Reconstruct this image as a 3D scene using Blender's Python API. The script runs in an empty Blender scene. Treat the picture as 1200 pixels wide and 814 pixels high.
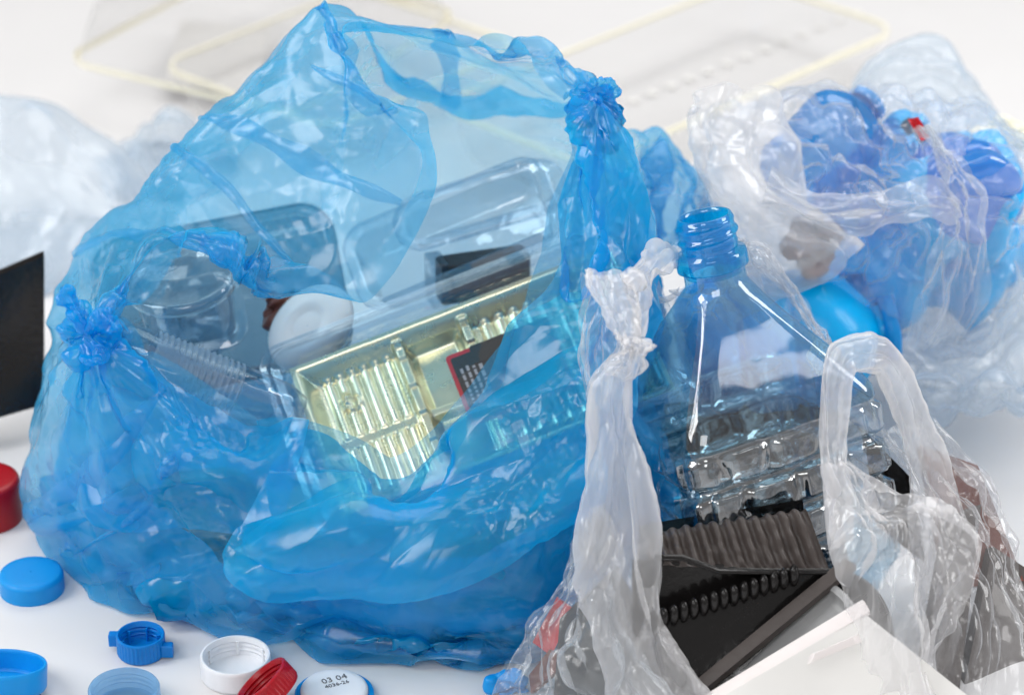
import bpy, bmesh, math, random
import numpy as np
from mathutils import Vector, Matrix, Euler, noise as mnoise

random.seed(7)
np.random.seed(7)
S = bpy.context.scene
COL = S.collection
R = math.radians

# ------------------------------------------------------------------ camera
PITCH = R(28.0)
CAM_D = 1.28
CAM = Vector((0.0, -CAM_D * math.cos(PITCH), 0.12 + CAM_D * math.sin(PITCH)))
cam_d = bpy.data.cameras.new('camera')
cam_d.lens = 100.0
cam_d.sensor_width = 36.0
cam_d.clip_start = 0.02
cam_d.clip_end = 50.0
cam_d.dof.use_dof = True
cam_d.dof.focus_distance = 1.262
cam_d.dof.aperture_fstop = 7.0
cam = bpy.data.objects.new('camera', cam_d)
cam.location = CAM
cam.rotation_euler = (math.pi / 2 - PITCH, 0, 0)
COL.objects.link(cam)
S.camera = cam
FWD = Vector((0, math.cos(PITCH), -math.sin(PITCH)))
UPV = Vector((0, math.sin(PITCH), math.cos(PITCH)))
FPX = 1200.0 * 100.0 / 36.0


def ray(px, py):
    return FWD + Vector((1, 0, 0)) * ((px - 600) / FPX) + UPV * ((407 - py) / FPX)


def W(px, py, y):
    """point seen at photo pixel (px, py) standing at depth y in the place"""
    d = ray(px, py)
    return CAM + d * ((y - CAM.y) / d.y)


def G(px, py, z=0.0):
    d = ray(px, py)
    return CAM + d * ((z - CAM.z) / d.z)


# ------------------------------------------------------------------ light
world = bpy.data.worlds.new('World')
S.world = world
world.use_nodes = True
bgn = world.node_tree.nodes['Background']
bgn.inputs[0].default_value = (1.0, 0.985, 0.975, 1)
bgn.inputs[1].default_value = 0.50


def area(name, loc, target, sx, sy, power, col=(1, 1, 1)):
    l = bpy.data.lights.new(name, 'AREA')
    l.shape = 'RECTANGLE'
    l.size, l.size_y = sx, sy
    l.energy = power
    l.color = col
    o = bpy.data.objects.new(name, l)
    o.location = loc
    o.rotation_euler = (Vector(target) - Vector(loc)).to_track_quat('-Z', 'Y').to_euler()
    COL.objects.link(o)
    return o


area('overhead_softbox', (0.1, 0.75, 1.35), (0, 0.15, 0), 1.5, 0.9, 11.5, (1.0, 0.99, 0.97))
area('side_softbox', (-1.1, -0.25, 0.95), (0, 0.05, 0.08), 0.5, 0.9, 12.0)
area('right_softbox', (1.15, 0.1, 0.85), (0, 0.05, 0.1), 0.4, 0.8, 8.0)
area('front_fill', (-0.25, -1.35, 1.25), (0, 0, 0.06), 0.9, 0.6, 8.0)  # added fill lamp, brightens the front of the bags and table
strip_light = area('strip_softbox', (0.62, -0.27, 1.05), (0.1, -0.01, 0.1), 0.36, 0.045, 0.16)
strip_light.rotation_euler.rotate_axis('Z', R(-72))

S.view_settings.view_transform = 'Standard'
S.view_settings.look = 'None'
S.view_settings.exposure = 0.0
S.view_settings.gamma = 1.0
S.render.engine = 'CYCLES'
S.cycles.transparent_max_bounces = 28
S.cycles.max_bounces = 6
S.cycles.transmission_bounces = 4
S.cycles.glossy_bounces = 3
S.cycles.diffuse_bounces = 4
S.cycles.sample_clamp_indirect = 5.0
S.cycles.use_adaptive_sampling = True
S.cycles.adaptive_threshold = 0.04
S.cycles.adaptive_min_samples = 16
S.cycles.caustics_reflective = False
S.cycles.caustics_refractive = False
try:
    S.cycles.use_denoising = True
    S.cycles.denoiser = 'OPENIMAGEDENOISE'
except Exception:
    pass

# ------------------------------------------------------------------ materials


def new_mat(name):
    m = bpy.data.materials.new(name)
    m.use_nodes = True
    nt = m.node_tree
    for n in list(nt.nodes):
        nt.nodes.remove(n)
    out = nt.nodes.new('ShaderNodeOutputMaterial')
    return m, nt, out


def nd(nt, typ, **kw):
    n = nt.nodes.new(typ)
    for k, v in kw.items():
        if k in n.inputs:
            n.inputs[k].default_value = v
        else:
            setattr(n, k, v)
    return n


def rgba(c):
    return (c[0], c[1], c[2], 1.0)


def sheet_fresnel(nt, nrm, spec):
    """reflectivity of a thin two-sided sheet (the same from both faces)"""
    L = nt.links.new
    lw = nd(nt, 'ShaderNodeLayerWeight', Blend=0.5)
    L(nrm, lw.inputs['Normal'])
    pw = nd(nt, 'ShaderNodeMath', operation='POWER')
    pw.inputs[1].default_value = 4.5
    L(lw.outputs['Facing'], pw.inputs[0])
    ma = nd(nt, 'ShaderNodeMath', operation='MULTIPLY_ADD', use_clamp=True)
    L(pw.outputs[0], ma.inputs[0])
    ma.inputs[1].default_value = 0.6
    ma.inputs[2].default_value = 0.055 * spec
    return ma


def film_mat(name, tcol, hcol, haze, edge, rough=0.16, bump=0.25, scale=140.0, stretch=(1, 1, 1), spec=1.0, transl=0.6,
             var=0.0):
    """thin plastic film: tinted see-through sheet + milky scatter + gloss on a crinkled surface"""
    m, nt, out = new_mat(name)
    L = nt.links.new
    tc = nd(nt, 'ShaderNodeTexCoord')
    mp = nd(nt, 'ShaderNodeMapping')
    mp.inputs['Scale'].default_value = stretch
    L(tc.outputs['Object'], mp.inputs[0])
    v1 = nd(nt, 'ShaderNodeTexNoise', Scale=scale * 0.5, Detail=1.0, Roughness=0.5)
    L(mp.outputs[0], v1.inputs['Vector'])
    b1 = b2 = nd(nt, 'ShaderNodeBump', Strength=bump, Distance=0.003)
    L(v1.outputs[0], b1.inputs['Height'])
    tr = nd(nt, 'ShaderNodeBsdfTransparent', Color=rgba(tcol))
    df = nd(nt, 'ShaderNodeBsdfDiffuse', Color=rgba(hcol))
    tl = nd(nt, 'ShaderNodeBsdfTranslucent', Color=rgba(hcol))
    hz = nd(nt, 'ShaderNodeMixShader', Fac=transl)
    L(df.outputs[0], hz.inputs[1])
    L(tl.outputs[0], hz.inputs[2])
    lw = nd(nt, 'ShaderNodeLayerWeight', Blend=0.5)
    pw = nd(nt, 'ShaderNodeMath', operation='POWER')
    pw.inputs[1].default_value = 2.6
    L(lw.outputs['Facing'], pw.inputs[0])
    ma = nd(nt, 'ShaderNodeMath', operation='MULTIPLY_ADD')
    L(pw.outputs[0], ma.inputs[0])
    ma.inputs[1].default_value = edge - haze
    ma.inputs[2].default_value = haze
    fac = ma.outputs[0]
    if var > 0:
        nz = nd(nt, 'ShaderNodeTexNoise', Scale=scale * 0.12, Detail=1.0, Roughness=0.6)
        L(mp.outputs[0], nz.inputs['Vector'])
        m2 = nd(nt, 'ShaderNodeMath', operation='MULTIPLY_ADD')
        L(nz.outputs[0], m2.inputs[0])
        m2.inputs[1].default_value = 2 * var
        m2.inputs[2].default_value = -var
        ad = nd(nt, 'ShaderNodeMath', operation='ADD', use_clamp=True)
        L(fac, ad.inputs[0])
        L(m2.outputs[0], ad.inputs[1])
        fac = ad.outputs[0]
    mx = nd(nt, 'ShaderNodeMixShader')
    L(fac, mx.inputs[0])
    L(tr.outputs[0], mx.inputs[1])
    L(hz.outputs[0], mx.inputs[2])
    gl = nd(nt, 'ShaderNodeBsdfGlossy', Roughness=rough)
    L(b2.outputs[0], gl.inputs['Normal'])
    fm = sheet_fresnel(nt, b2.outputs[0], spec)
    m3 = nd(nt, 'ShaderNodeMixShader')
    L(fm.outputs[0], m3.inputs[0])
    L(mx.outputs[0], m3.inputs[1])
    L(gl.outputs[0], m3.inputs[2])
    L(m3.outputs[0], out.inputs[0])
    return m


def clear_mat(name, tint=(0.93, 0.96, 0.98), rough=0.03, spec=1.6, bump=0.0, scale=60.0, edge=0.0, ecol=(0.8, 0.88, 0.95)):
    """rigid clear plastic wall"""
    m, nt, out = new_mat(name)
    L = nt.links.new
    tr = nd(nt, 'ShaderNodeBsdfTransparent', Color=rgba(tint))
    gl = nd(nt, 'ShaderNodeBsdfGlossy', Roughness=rough)
    tc = nd(nt, 'ShaderNodeTexCoord')
    nz = nd(nt, 'ShaderNodeTexNoise', Scale=scale, Detail=2.0)
    L(tc.outputs['Object'], nz.inputs['Vector'])
    bp = nd(nt, 'ShaderNodeBump', Strength=bump, Distance=0.004)
    L(nz.outputs[0], bp.inputs['Height'])
    L(bp.outputs[0], gl.inputs['Normal'])
    fm = sheet_fresnel(nt, bp.outputs[0], spec)
    base = tr
    if edge > 0:
        lw = nd(nt, 'ShaderNodeLayerWeight', Blend=0.5)
        pw = nd(nt, 'ShaderNodeMath', operation='POWER')
        pw.inputs[1].default_value = 3.0
        L(lw.outputs['Facing'], pw.inputs[0])
        ml = nd(nt, 'ShaderNodeMath', operation='MULTIPLY')
        L(pw.outputs[0], ml.inputs[0])
        ml.inputs[1].default_value = edge
        tl = nd(nt, 'ShaderNodeBsdfTranslucent', Color=rgba(ecol))
        mm = nd(nt, 'ShaderNodeMixShader')
        L(ml.outputs[0], mm.inputs[0])
        L(tr.outputs[0], mm.inputs[1])
        L(tl.outputs[0], mm.inputs[2])
        base = mm
    mx = nd(nt, 'ShaderNodeMixShader')
    L(fm.outputs[0], mx.inputs[0])
    L(base.outputs[0], mx.inputs[1])
    L(gl.outputs[0], mx.inputs[2])
    L(mx.outputs[0], out.inputs[0])
    return m


def plastic_mat(name, col, rough=0.35, bump=0.05, scale=300.0, sss=0.0, metallic=0.0, trans=0.0, var=0.06):
    m, nt, out = new_mat(name)
    L = nt.links.new
    p = nd(nt, 'ShaderNodeBsdfPrincipled')
    p.inputs['Roughness'].default_value = rough
    p.inputs['Metallic'].default_value = metallic
    p.inputs['Specular IOR Level'].default_value = 0.35
    if sss > 0:
        p.inputs['Subsurface Weight'].default_value = sss
        p.inputs['Subsurface Radius'].default_value = (0.004, 0.004, 0.004)
        p.inputs['Subsurface Scale'].default_value = 0.6
    tc = nd(nt, 'ShaderNodeTexCoord')
    nz = nd(nt, 'ShaderNodeTexNoise', Scale=scale * 0.3, Detail=5.0, Roughness=0.6)
    L(tc.outputs['Object'], nz.inputs['Vector'])
    cr = nd(nt, 'ShaderNodeMix', data_type='RGBA')
    cr.inputs[6].default_value = rgba([c * (1 - var) for c in col])
    cr.inputs[7].default_value = rgba([min(1, c * (1 + var)) for c in col])
    L(nz.outputs[0], cr.inputs[0])
    L(cr.outputs[2], p.inputs['Base Color'])
    n2 = nd(nt, 'ShaderNodeTexNoise', Scale=scale, Detail=4.0)
    L(tc.outputs['Object'], n2.inputs['Vector'])
    bp = nd(nt, 'ShaderNodeBump', Strength=bump, Distance=0.001)
    L(n2.outputs[0], bp.inputs['Height'])
    L(bp.outputs[0], p.inputs['Normal'])
    mr = nd(nt, 'ShaderNodeMath', operation='MULTIPLY_ADD')
    L(nz.outputs[0], mr.inputs[0])
    mr.inputs[1].default_value = 0.16
    mr.inputs[2].default_value = rough - 0.08
    L(mr.outputs[0], p.inputs['Roughness'])
    L(p.outputs[0], out.inputs[0])
    return m


M_FLOOR = plastic_mat('white_table', (0.69, 0.685, 0.69), rough=0.5, bump=0.02, var=0.012, scale=60)
M_BLUE_FILM = film_mat('blue_film', (0.73, 0.895, 0.97), (0.02, 0.58, 0.97), 0.32, 0.68, rough=0.24, bump=0.10, scale=220, spec=0.75, transl=0.62, var=0.07)
M_CUFF = film_mat('folded_blue_film', (0.30, 0.78, 0.96), (0.0, 0.60, 1.0), 0.46, 0.78, rough=0.24, bump=0.10, scale=220, spec=0.75, transl=0.62, var=0.10)
M_CUFF_PALE = film_mat('folded_pale_blue_film', (0.36, 0.80, 0.96), (0.0, 0.59, 1.0), 0.44, 0.76, rough=0.24, bump=0.10, scale=220, spec=0.75, transl=0.62, var=0.10)
M_LINER = film_mat('deep_blue_film', (0.10, 0.55, 0.88), (0.0, 0.42, 0.76), 0.62, 0.85, rough=0.2, bump=0.12, scale=120, spec=0.8, transl=0.4, var=0.12)
M_KNOT = film_mat('blue_knot_film', (0.22, 0.72, 0.95), (0.0, 0.52, 0.95), 0.52, 0.85, rough=0.2, bump=0.15, scale=220, spec=0.8, transl=0.6)
M_CAP_BLUE = plastic_mat('blue_cap_plastic', (0.0, 0.26, 0.66), rough=0.42, sss=0.25)
M_CAP_MID = plastic_mat('mid_blue_plastic', (0.0, 0.19, 0.58), rough=0.38, sss=0.2)
M_CAP_NAVY = plastic_mat('navy_plastic', (0.003, 0.012, 0.05), rough=0.25)
M_CAP_WHITE = plastic_mat('white_cap_plastic', (0.74, 0.75, 0.78), rough=0.38, sss=0.35)
M_CAP_RED = plastic_mat('red_cap_plastic', (0.34, 0.002, 0.010), rough=0.3, sss=0.2)
M_CAP_CLEAR = film_mat('pale_blue_plastic', (0.70, 0.86, 0.96), (0.36, 0.62, 0.86), 0.45, 0.8, rough=0.2, bump=0.04, scale=100, spec=1.0)
M_INK = plastic_mat('grey_ink', (0.12, 0.12, 0.13), rough=0.7)

# ------------------------------------------------------------------ mesh helpers


def obj(name, verts, faces, mat=None, parent=None, smooth=True):
    me = bpy.data.meshes.new(name)
    me.from_pydata([tuple(v) for v in verts], [], faces)
    me.update()
    if mat:
        me.materials.append(mat)
    if smooth:
        me.polygons.foreach_set('use_smooth', [True] * len(me.polygons))
    o = bpy.data.objects.new(name, me)
    COL.objects.link(o)
    if parent:
        o.parent = parent
    return o


def tag(o, label, cat, group=None, kind=None):
    if label:
        o['label'] = label
    if cat:
        o['category'] = cat
    if group:
        o['group'] = group
    if kind:
        o['kind'] = kind
    return o


def empty(name, label, cat, loc=(0, 0, 0), rot=None, group=None):
    o = bpy.data.objects.new(name, None)
    o.empty_display_size = 0.02
    o.location = loc
    if rot is not None:
        o.rotation_mode = 'QUATERNION' if hasattr(rot, 'w') else 'XYZ'
        if hasattr(rot, 'w'):
            o.rotation_quaternion = rot
        else:
            o.rotation_euler = rot
    COL.objects.link(o)
    return tag(o, label, cat, group)


def into(o, root):
    """make o a part of root, keeping it where it stands"""
    bpy.context.view_layer.update()
    o.parent = root
    o.matrix_parent_inverse = root.matrix_basis.inverted()
    return o


def grid_faces(nv, nu, wrap=False):
    f = []
    mu = nu if wrap else nu - 1
    for i in range(nv - 1):
        for j in range(mu):
            k = (j + 1) % nu
            f.append((i * nu + j, i * nu + k, (i + 1) * nu + k, (i + 1) * nu + j))
    return f


def cr(P, n, axis=0, periodic=False):
    """Catmull-Rom resample of a control array along an axis"""
    P = np.moveaxis(np.asarray(P, float), axis, 0)
    m = P.shape[0]
    if periodic:
        t = np.arange(n) * m / n
        i = np.floor(t).astype(int)
        g = lambda k: P[(i + k) % m]
    else:
        t = np.linspace(0, m - 1 - 1e-9, n)
        i = np.floor(t).astype(int)
        Pe = np.concatenate([2 * P[:1] - P[1:2], P, 2 * P[-1:] - P[-2:-1]])
        g = lambda k: Pe[i + k + 1]
    f = (t - i).reshape((-1,) + (1,) * (P.ndim - 1))
    a, b, c, d = g(-1), g(0), g(1), g(2)
    r = 0.5 * (2 * b + (c - a) * f + (2 * a - 5 * b + 4 * c - d) * f ** 2 + (3 * b - a - 3 * c + d) * f ** 3)
    return np.moveaxis(r, 0, axis)


def normals(P, wrap):
    du = np.roll(P, -1, 1) - np.roll(P, 1, 1) if wrap else np.gradient(P, axis=1)
    dv = np.gradient(P, axis=0)
    n = np.cross(du, dv)
    return n / (np.linalg.norm(n, axis=2, keepdims=True) + 1e-12)


def vnoise(P, scale, seed=0.0):
    f = P.reshape(-1, 3) * scale
    o = Vector((seed * 7.3, seed * 3.1, seed * 1.7))
    r = np.array([mnoise.noise(Vector(p) + o) for p in f])
    return r.reshape(P.shape[:2])


def relax(P, eu, ev, iters=40, goal=0.05, bend=0.15, wrap=False, zmin=0.002, shear=True, fix=None):
    """film solver: the sheet wants to be eu / ev times longer than its rest shape, so it
    buckles into pleats and facets while a soft pull keeps it near where it hangs"""
    P0 = P.copy()
    nv, nu = P.shape[:2]
    ext = (lambda A: np.concatenate([A, A[:, :1]], 1)) if wrap else (lambda A: A)
    eu = np.broadcast_to(np.asarray(eu, float), (nv, nu))
    ev = np.broadcast_to(np.asarray(ev, float), (nv, nu))
    E = ext(P)
    Lu = np.linalg.norm(E[:, 1:] - E[:, :-1], axis=2) * eu[:, :E.shape[1] - 1]
    Lv = np.linalg.norm(P[1:] - P[:-1], axis=2) * ev[1:]
    Ld = np.linalg.norm(E[1:, 1:] - E[:-1, :-1], axis=2) * 0.5 * (eu + ev)[1:, :E.shape[1] - 1]
    Le = np.linalg.norm(E[1:, :-1] - E[:-1, 1:], axis=2) * 0.5 * (eu + ev)[1:, :E.shape[1] - 1]

    def solve(A, B, Lr, k=1.0):
        d = B - A
        l = np.linalg.norm(d, axis=2) + 1e-9
        c = (d * ((l - Lr) / l * 0.5 * k)[..., None])
        return c
    for it in range(iters):
        for par in (0, 1):
            if wrap and par == 1:
                a, b = P[:, 1::2], np.roll(P, -1, 1)[:, 1::2]
                c = solve(a, b, Lu[:, 1::2])
                P[:, 1::2] += c
                Q = np.roll(P, -1, 1)
                Q[:, 1::2] -= c
                P = np.roll(Q, 1, 1)
            else:
                a = P[:, par:nu - 1:2]
                b = P[:, par + 1::2]
                c = solve(a, b, Lu[:, par:nu - 1:2])
                P[:, par:nu - 1:2] += c
                P[:, par + 1::2] -= c
            a = P[par:nv - 1:2]
            b = P[par + 1::2]
            c = solve(a, b, Lv[par::2])
            P[par:nv - 1:2] += c
            P[par + 1::2] -= c
        if shear:
            for par in (0, 1):
                for LL, s in ((Ld, 0), (Le, 1)):
                    if s == 0:
                        a, b = P[par:nv - 1:2, :-1], P[par + 1::2, 1:]
                    else:
                        a, b = P[par:nv - 1:2, 1:], P[par + 1::2, :-1]
                    c = solve(a, b, LL[par::2, :nu - 1], 0.5)
                    if s == 0:
                        P[par:nv - 1:2, :-1] += c
                        P[par + 1::2, 1:] -= c
                    else:
                        P[par:nv - 1:2, 1:] += c
                        P[par + 1::2, :-1] -= c
        if bend > 0:
            A = P.copy()
            if wrap:
                lap = 0.5 * (np.roll(P, 1, 1) + np.roll(P, -1, 1)) - P
                A += bend * 0.5 * lap
            else:
                A[:, 1:-1] += bend * 0.5 * (0.5 * (P[:, 2:] + P[:, :-2]) - P[:, 1:-1])
            A[1:-1] += bend * 0.5 * (0.5 * (P[2:] + P[:-2]) - P[1:-1])
            P = A
        P += goal * (P0 - P)
        if fix is not None:
            P[fix] = P0[fix]
        if zmin is not None:
            P[..., 2] = np.maximum(P[..., 2], zmin)
    return P


def smooth(P, it, wrap):
    for k in range(it):
        A = P.copy()
        if wrap:
            A += 0.5 * (0.5 * (np.roll(P, 1, 1) + np.roll(P, -1, 1)) - P)
        else:
            A[:, 1:-1] += 0.5 * (0.5 * (P[:, 2:] + P[:, :-2]) - P[:, 1:-1])
        A[1:-1] += 0.5 * (0.5 * (P[2:] + P[:-2]) - P[1:-1])
        P = A
    return P


def crease(P, wrap, slope, freqs, seed, mask=None, stretch=None, n=5):
    """crumple: planar facets that meet in sharp straight creases"""
    rng = np.random.RandomState(seed)
    h = np.zeros(P.shape[:2])
    Q = P if stretch is None else P * np.array(stretch)
    for f in freqs:
        for k in range(n):
            d = rng.randn(3)
            d /= np.linalg.norm(d)
            a, b, c = rng.randn(3, 3) * f * 0.55
            w = 0.45 * np.sin(Q @ a + rng.rand() * 6) * np.sin(Q @ b + rng.rand() * 6)
            t = Q @ d * f + w + rng.rand()
            tri = np.abs(t - np.floor(t) - 0.5) * 2
            m = np.clip(0.5 + 1.6 * np.sin(Q @ c * 0.8 + rng.rand() * 6) * np.sin(Q @ b * 0.6 + rng.rand() * 6), 0, 1)
            h += (slope / (2 * f)) * tri * m * rng.uniform(.4, 1.3)
    if mask is not None:
        h = h * mask
    return P + normals(smooth(P, 24, wrap), wrap) * (h - h.mean())[..., None]


def upsample(P, wrap, fu=2, fv=2):
    P = cr(P, P.shape[1] * fu if wrap else (P.shape[1] - 1) * fu + 1, 1, wrap)
    return cr(P, (P.shape[0] - 1) * fv + 1, 0, False)


def film_obj(name, P, mat, parent=None, wrap=False):
    nv, nu = P.shape[:2]
    return obj(name, P.reshape(-1, 3), grid_faces(nv, nu, wrap), mat, parent)


def lathe(name, prof, seg, mat, parent=None, rib=0.0, nrib=0, ribrange=(0, 0), sx=1.0, sy=1.0, cap=False):
    v, f = [], []
    for i, (r, z) in enumerate(prof):
        for k in range(seg):
            a = 2 * math.pi * k / seg
            rr = r
            if nrib and ribrange[0] <= i <= ribrange[1]:
                rr = r + rib * (1 if (k * nrib * 2 // seg) % 2 == 0 else 0)
            v.append((rr * math.cos(a) * sx, rr * math.sin(a) * sy, z))
    f = grid_faces(len(prof), seg, True)
    o = obj(name, v, f, mat, parent)
    return o


def sharp(o, ang=35):
    """crease hard edges so that smooth shading keeps them crisp"""
    me = o.data
    bm = bmesh.new()
    bm.from_mesh(me)
    for e in bm.edges:
        if len(e.link_faces) == 2 and e.calc_face_angle(0) > R(ang):
            e.smooth = False
    bm.to_mesh(me)
    bm.free()
    return o


# ------------------------------------------------------------------ the setting: one white sweep
nu_, nv_ = 40, 60
prof = []
for i in range(nv_):
    t = i / (nv_ - 1)
    y = -1.6 + t * 4.4
    z = 0.0
    prof.append((y, z))
for i in range(1, 25):
    a = i / 24 * math.pi / 2
    prof.append((2.8 + 1.2 * math.sin(a), 1.2 * (1 - math.cos(a))))
prof.append((4.0, 3.2))
gv = [(-3 + 6 * j / (nu_ - 1), y, z) for (y, z) in prof for j in range(nu_)]
ground = obj('ground', gv, grid_faces(len(prof), nu_), M_FLOOR)
tag(ground, 'seamless white tabletop curving up into the backdrop', 'ground', kind='structure')

# ------------------------------------------------------------------ the big blue bag
BX, BY = -0.075, 0.085     # middle of its footprint


def wp(x, y, z):
    return Vector((x, y, z))


# every line runs from the rim of the mouth over the wall down to the bottom
B = []


def mer(*pts, back=None):
    p = [W(*q) for q in pts]
    if back:
        p += [wp(*q) for q in back]
    B.append(p)


BOT = lambda x, y: (BX + (x - BX) * 0.93, BY + (y - BY) * 0.93, 0.004) if abs(x - BX) > .055 or abs(y - BY) > .05 else (BX + (x - BX) * .06, BY + (y - BY) * .06, .004)
# flap hanging over the mouth, from the top round to the left knot
mer((398, 48, .090), (394, 30, .093), (392, 14, .098), (390, 3, .108), back=[(-.075, .165, .20), (-.08, .215, .10), BOT(-.08, .20), BOT(BX, .13)])
mer((450, 118, .072), (415, 80, .080), (388, 46, .090), (352, 15, .108), back=[(-.09, .165, .19), (-.10, .21, .10), BOT(-.10, .195), BOT(BX, .125)])
mer((510, 190, .056), (442, 140, .066), (374, 92, .082), (312, 46, .104), back=[(-.11, .155, .185), (-.12, .20, .10), BOT(-.12, .19), BOT(BX - .01, .12)])
mer((500, 255, .042), (420, 205, .052), (335, 140, .072), (262, 90, .100), back=[(-.13, .15, .17), (-.145, .19, .09), BOT(-.14, .18), BOT(BX - .02, .115)])
mer((445, 335, .028), (370, 275, .036), (280, 195, .062), (208, 148, .095), back=[(-.15, .145, .15), (-.165, .175, .08), BOT(-.16, .165), BOT(BX - .03, .11)])
mer((406, 358, .020), (328, 305, .026), (240, 230, .055), (162, 203, .090), back=[(-.165, .135, .13), (-.18, .16, .07), BOT(-.175, .15), BOT(BX - .04, .105)])
mer((330, 320, .018), (268, 290, .022), (195, 255, .045), (112, 262, .085), back=[(-.185, .125, .11), (-.195, .145, .06), BOT(-.185, .135), BOT(BX - .045, .10)])
mer((244, 284, .020), (208, 278, .020), (150, 285, .036), (64, 310, .080), back=[(-.205, .115, .09), (-.21, .13, .05), BOT(-.195, .12), BOT(BX - .05, .095)])
mer((190, 290, .014), (166, 296, .010), (120, 320, .022), (40, 348, .074), back=[(-.215, .105, .075), (-.218, .115, .04), BOT(-.20, .11), BOT(BX - .05, .09)])
mer((158, 345, .004), (142, 352, .000), (102, 366, .006), (32, 392, .066), back=[(-.22, .095, .06), (-.222, .105, .035), BOT(-.205, .10), BOT(BX - .05, .085)])
# left knot
mer((128, 390, -.006), (114, 393, -.014), (84, 402, -.010), (28, 440, .056), back=[(-.222, .085, .05), (-.224, .095, .03), BOT(-.205, .09), BOT(BX - .05, .08)])
# front wall
mer((150, 412, -.006), (128, 430, -.020), (84, 470, -.014), (22, 505, .046), back=[(-.222, .075, .035), (-.222, .08, .018), BOT(-.20, .075), BOT(BX - .05, .078)])
mer((205, 456, -.006), (170, 475, -.026), (105, 530, -.022), (20, 565, .038), back=[(-.222, .062, .022), (-.216, .06, .010), BOT(-.195, .062), BOT(BX - .05, .074)])
mer((255, 490, -.008), (212, 530, -.036), (150, 590, -.034), (52, 632, .018), back=[(-.206, .040, .016), (-.200, .038, .006), BOT(-.18, .048), BOT(BX - .04, .07)])
mer((300, 512, -.012), (268, 570, -.046), (196, 640, -.048), (88, 682, .000), back=[(-.186, .016, .012), (-.180, .016, .005), BOT(-.165, .03), BOT(BX - .03, .065)])
mer((350, 502, -.018), (300, 610, -.056), (240, 680, -.062), (148, 716, -.028), back=[(-.166, -.014, .010), (-.158, -.014, .005), BOT(-.14, .01), BOT(BX - .02, .06)])
mer((402, 520, -.024), (378, 622, -.066), (335, 700, -.078), (246, 740, -.046), back=[(-.132, -.040, .010), (-.126, -.038, .005), BOT(-.11, -.015), BOT(BX - .01, .055)])
mer((458, 556, -.028), (470, 622, -.074), (458, 705, -.086), (408, 774, -.069), back=[(-.072, -.068, .010), (-.068, -.062, .005), BOT(-.07, -.03), BOT(BX, .055)])
mer((522, 520, -.026), (556, 592, -.070), (566, 690, -.084), (545, 786, -.080), back=[(-.018, -.076, .008), (-.018, -.070, .005), BOT(-.03, -.03), BOT(BX + .01, .055)])
mer((578, 440, -.014), (632, 520, -.058), (668, 640, -.076), (668, 775, -.070), back=[(.028, -.070, .010), (.022, -.064, .005), BOT(.0, -.03), BOT(BX + .02, .06)])
mer((622, 372, .000), (682, 440, -.036), (726, 560, -.046), (745, 715, -.030), back=[(.058, -.030, .018), (.050, -.025, .006), BOT(.02, .0), BOT(BX + .03, .065)])
mer((648, 300, .020), (704, 340, -.008), (756, 420, -.004), (790, 560, .024), back=[(.074, .035, .028), (.066, .04, .006), BOT(.04, .045), BOT(BX + .04, .075)])
mer((660, 238, .040), (712, 255, .022), (766, 290, .036), (800, 350, .080), back=[(.082, .095, .07), (.078, .10, .012), BOT(.05, .09), BOT(BX + .05, .09)])
mer((682, 172, .060), (714, 168, .044), (752, 192, .066), (786, 242, .112), back=[(.078, .135, .10), (.080, .14, .03), BOT(.05, .12), BOT(BX + .04, .10)])
# right knot and the far side of the mouth
mer((686, 124, .076), (698, 112, .070), (712, 120, .086), (738, 160, .128), back=[(.060, .165, .14), (.066, .175, .05), BOT(.045, .15), BOT(BX + .03, .11)])
mer((650, 76, .098), (664, 66, .100), (688, 86, .122), (706, 130, .152), back=[(.040, .19, .15), (.045, .20, .06), BOT(.03, .175), BOT(BX + .02, .115)])
mer((562, 56, .112), (570, 44, .118), (600, 70, .146), (630, 130, .178), back=[(.008, .21, .15), (.01, .22, .06), BOT(.0, .19), BOT(BX + .01, .12)])
mer((480, 46, .106), (480, 28, .112), (500, 50, .140), (520, 110, .176), back=[(-.035, .21, .16), (-.035, .22, .07), BOT(-.04, .20), BOT(BX + .005, .125)])
B = np.array([[list(v) for v in m] for m in B])          # meridian, ring, xyz
B = np.moveaxis(B, 0, 1)                                   # ring, meridian
NM = B.shape[1]


def pleats(P, centre, n, amp, reach, wrap, seed=0, ref=None):
    """seed folds radiating from where the film is gathered"""
    C = np.array(centre)
    d = P - C
    r = np.linalg.norm(d, axis=2)
    right = np.array([1.0, 0, 0])
    up = np.array(list(UPV))
    ph = np.arctan2(d @ up, d @ right)
    rng = np.random.RandomState(seed)
    w = np.zeros_like(r)
    for k in range(3):
        w += np.sin(ph * (n + 3 * k) + rng.rand() * 6.28 + 0.8 * np.sin(ph * 2 + rng.rand() * 6)) / (1 + k)
    fall = np.exp(-(r / reach) ** 1.5) * np.clip(r / (reach * 0.25), 0.15, 1)
    N = normals(P, wrap)
    return P + N * (amp * w * fall)[..., None]


def pnoise(nv, nu, fv, fu, seed, wrap=True):
    """noise in the sheet's own coordinates; low fu stretches it along the rim, low fv across it"""
    r = np.zeros((nv, nu))
    for i in range(nv):
        v = i / (nv - 1) * fv
        for j in range(nu):
            if wrap:
                a = 2 * math.pi * j / nu
                q = Vector((math.cos(a) * fu / 6.28, math.sin(a) * fu / 6.28, v + seed * 11.3))
            else:
                q = Vector((j / (nu - 1) * fu, seed * 5.1, v + seed * 11.3))
            r[i, j] = mnoise.noise(q)
    return r


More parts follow.
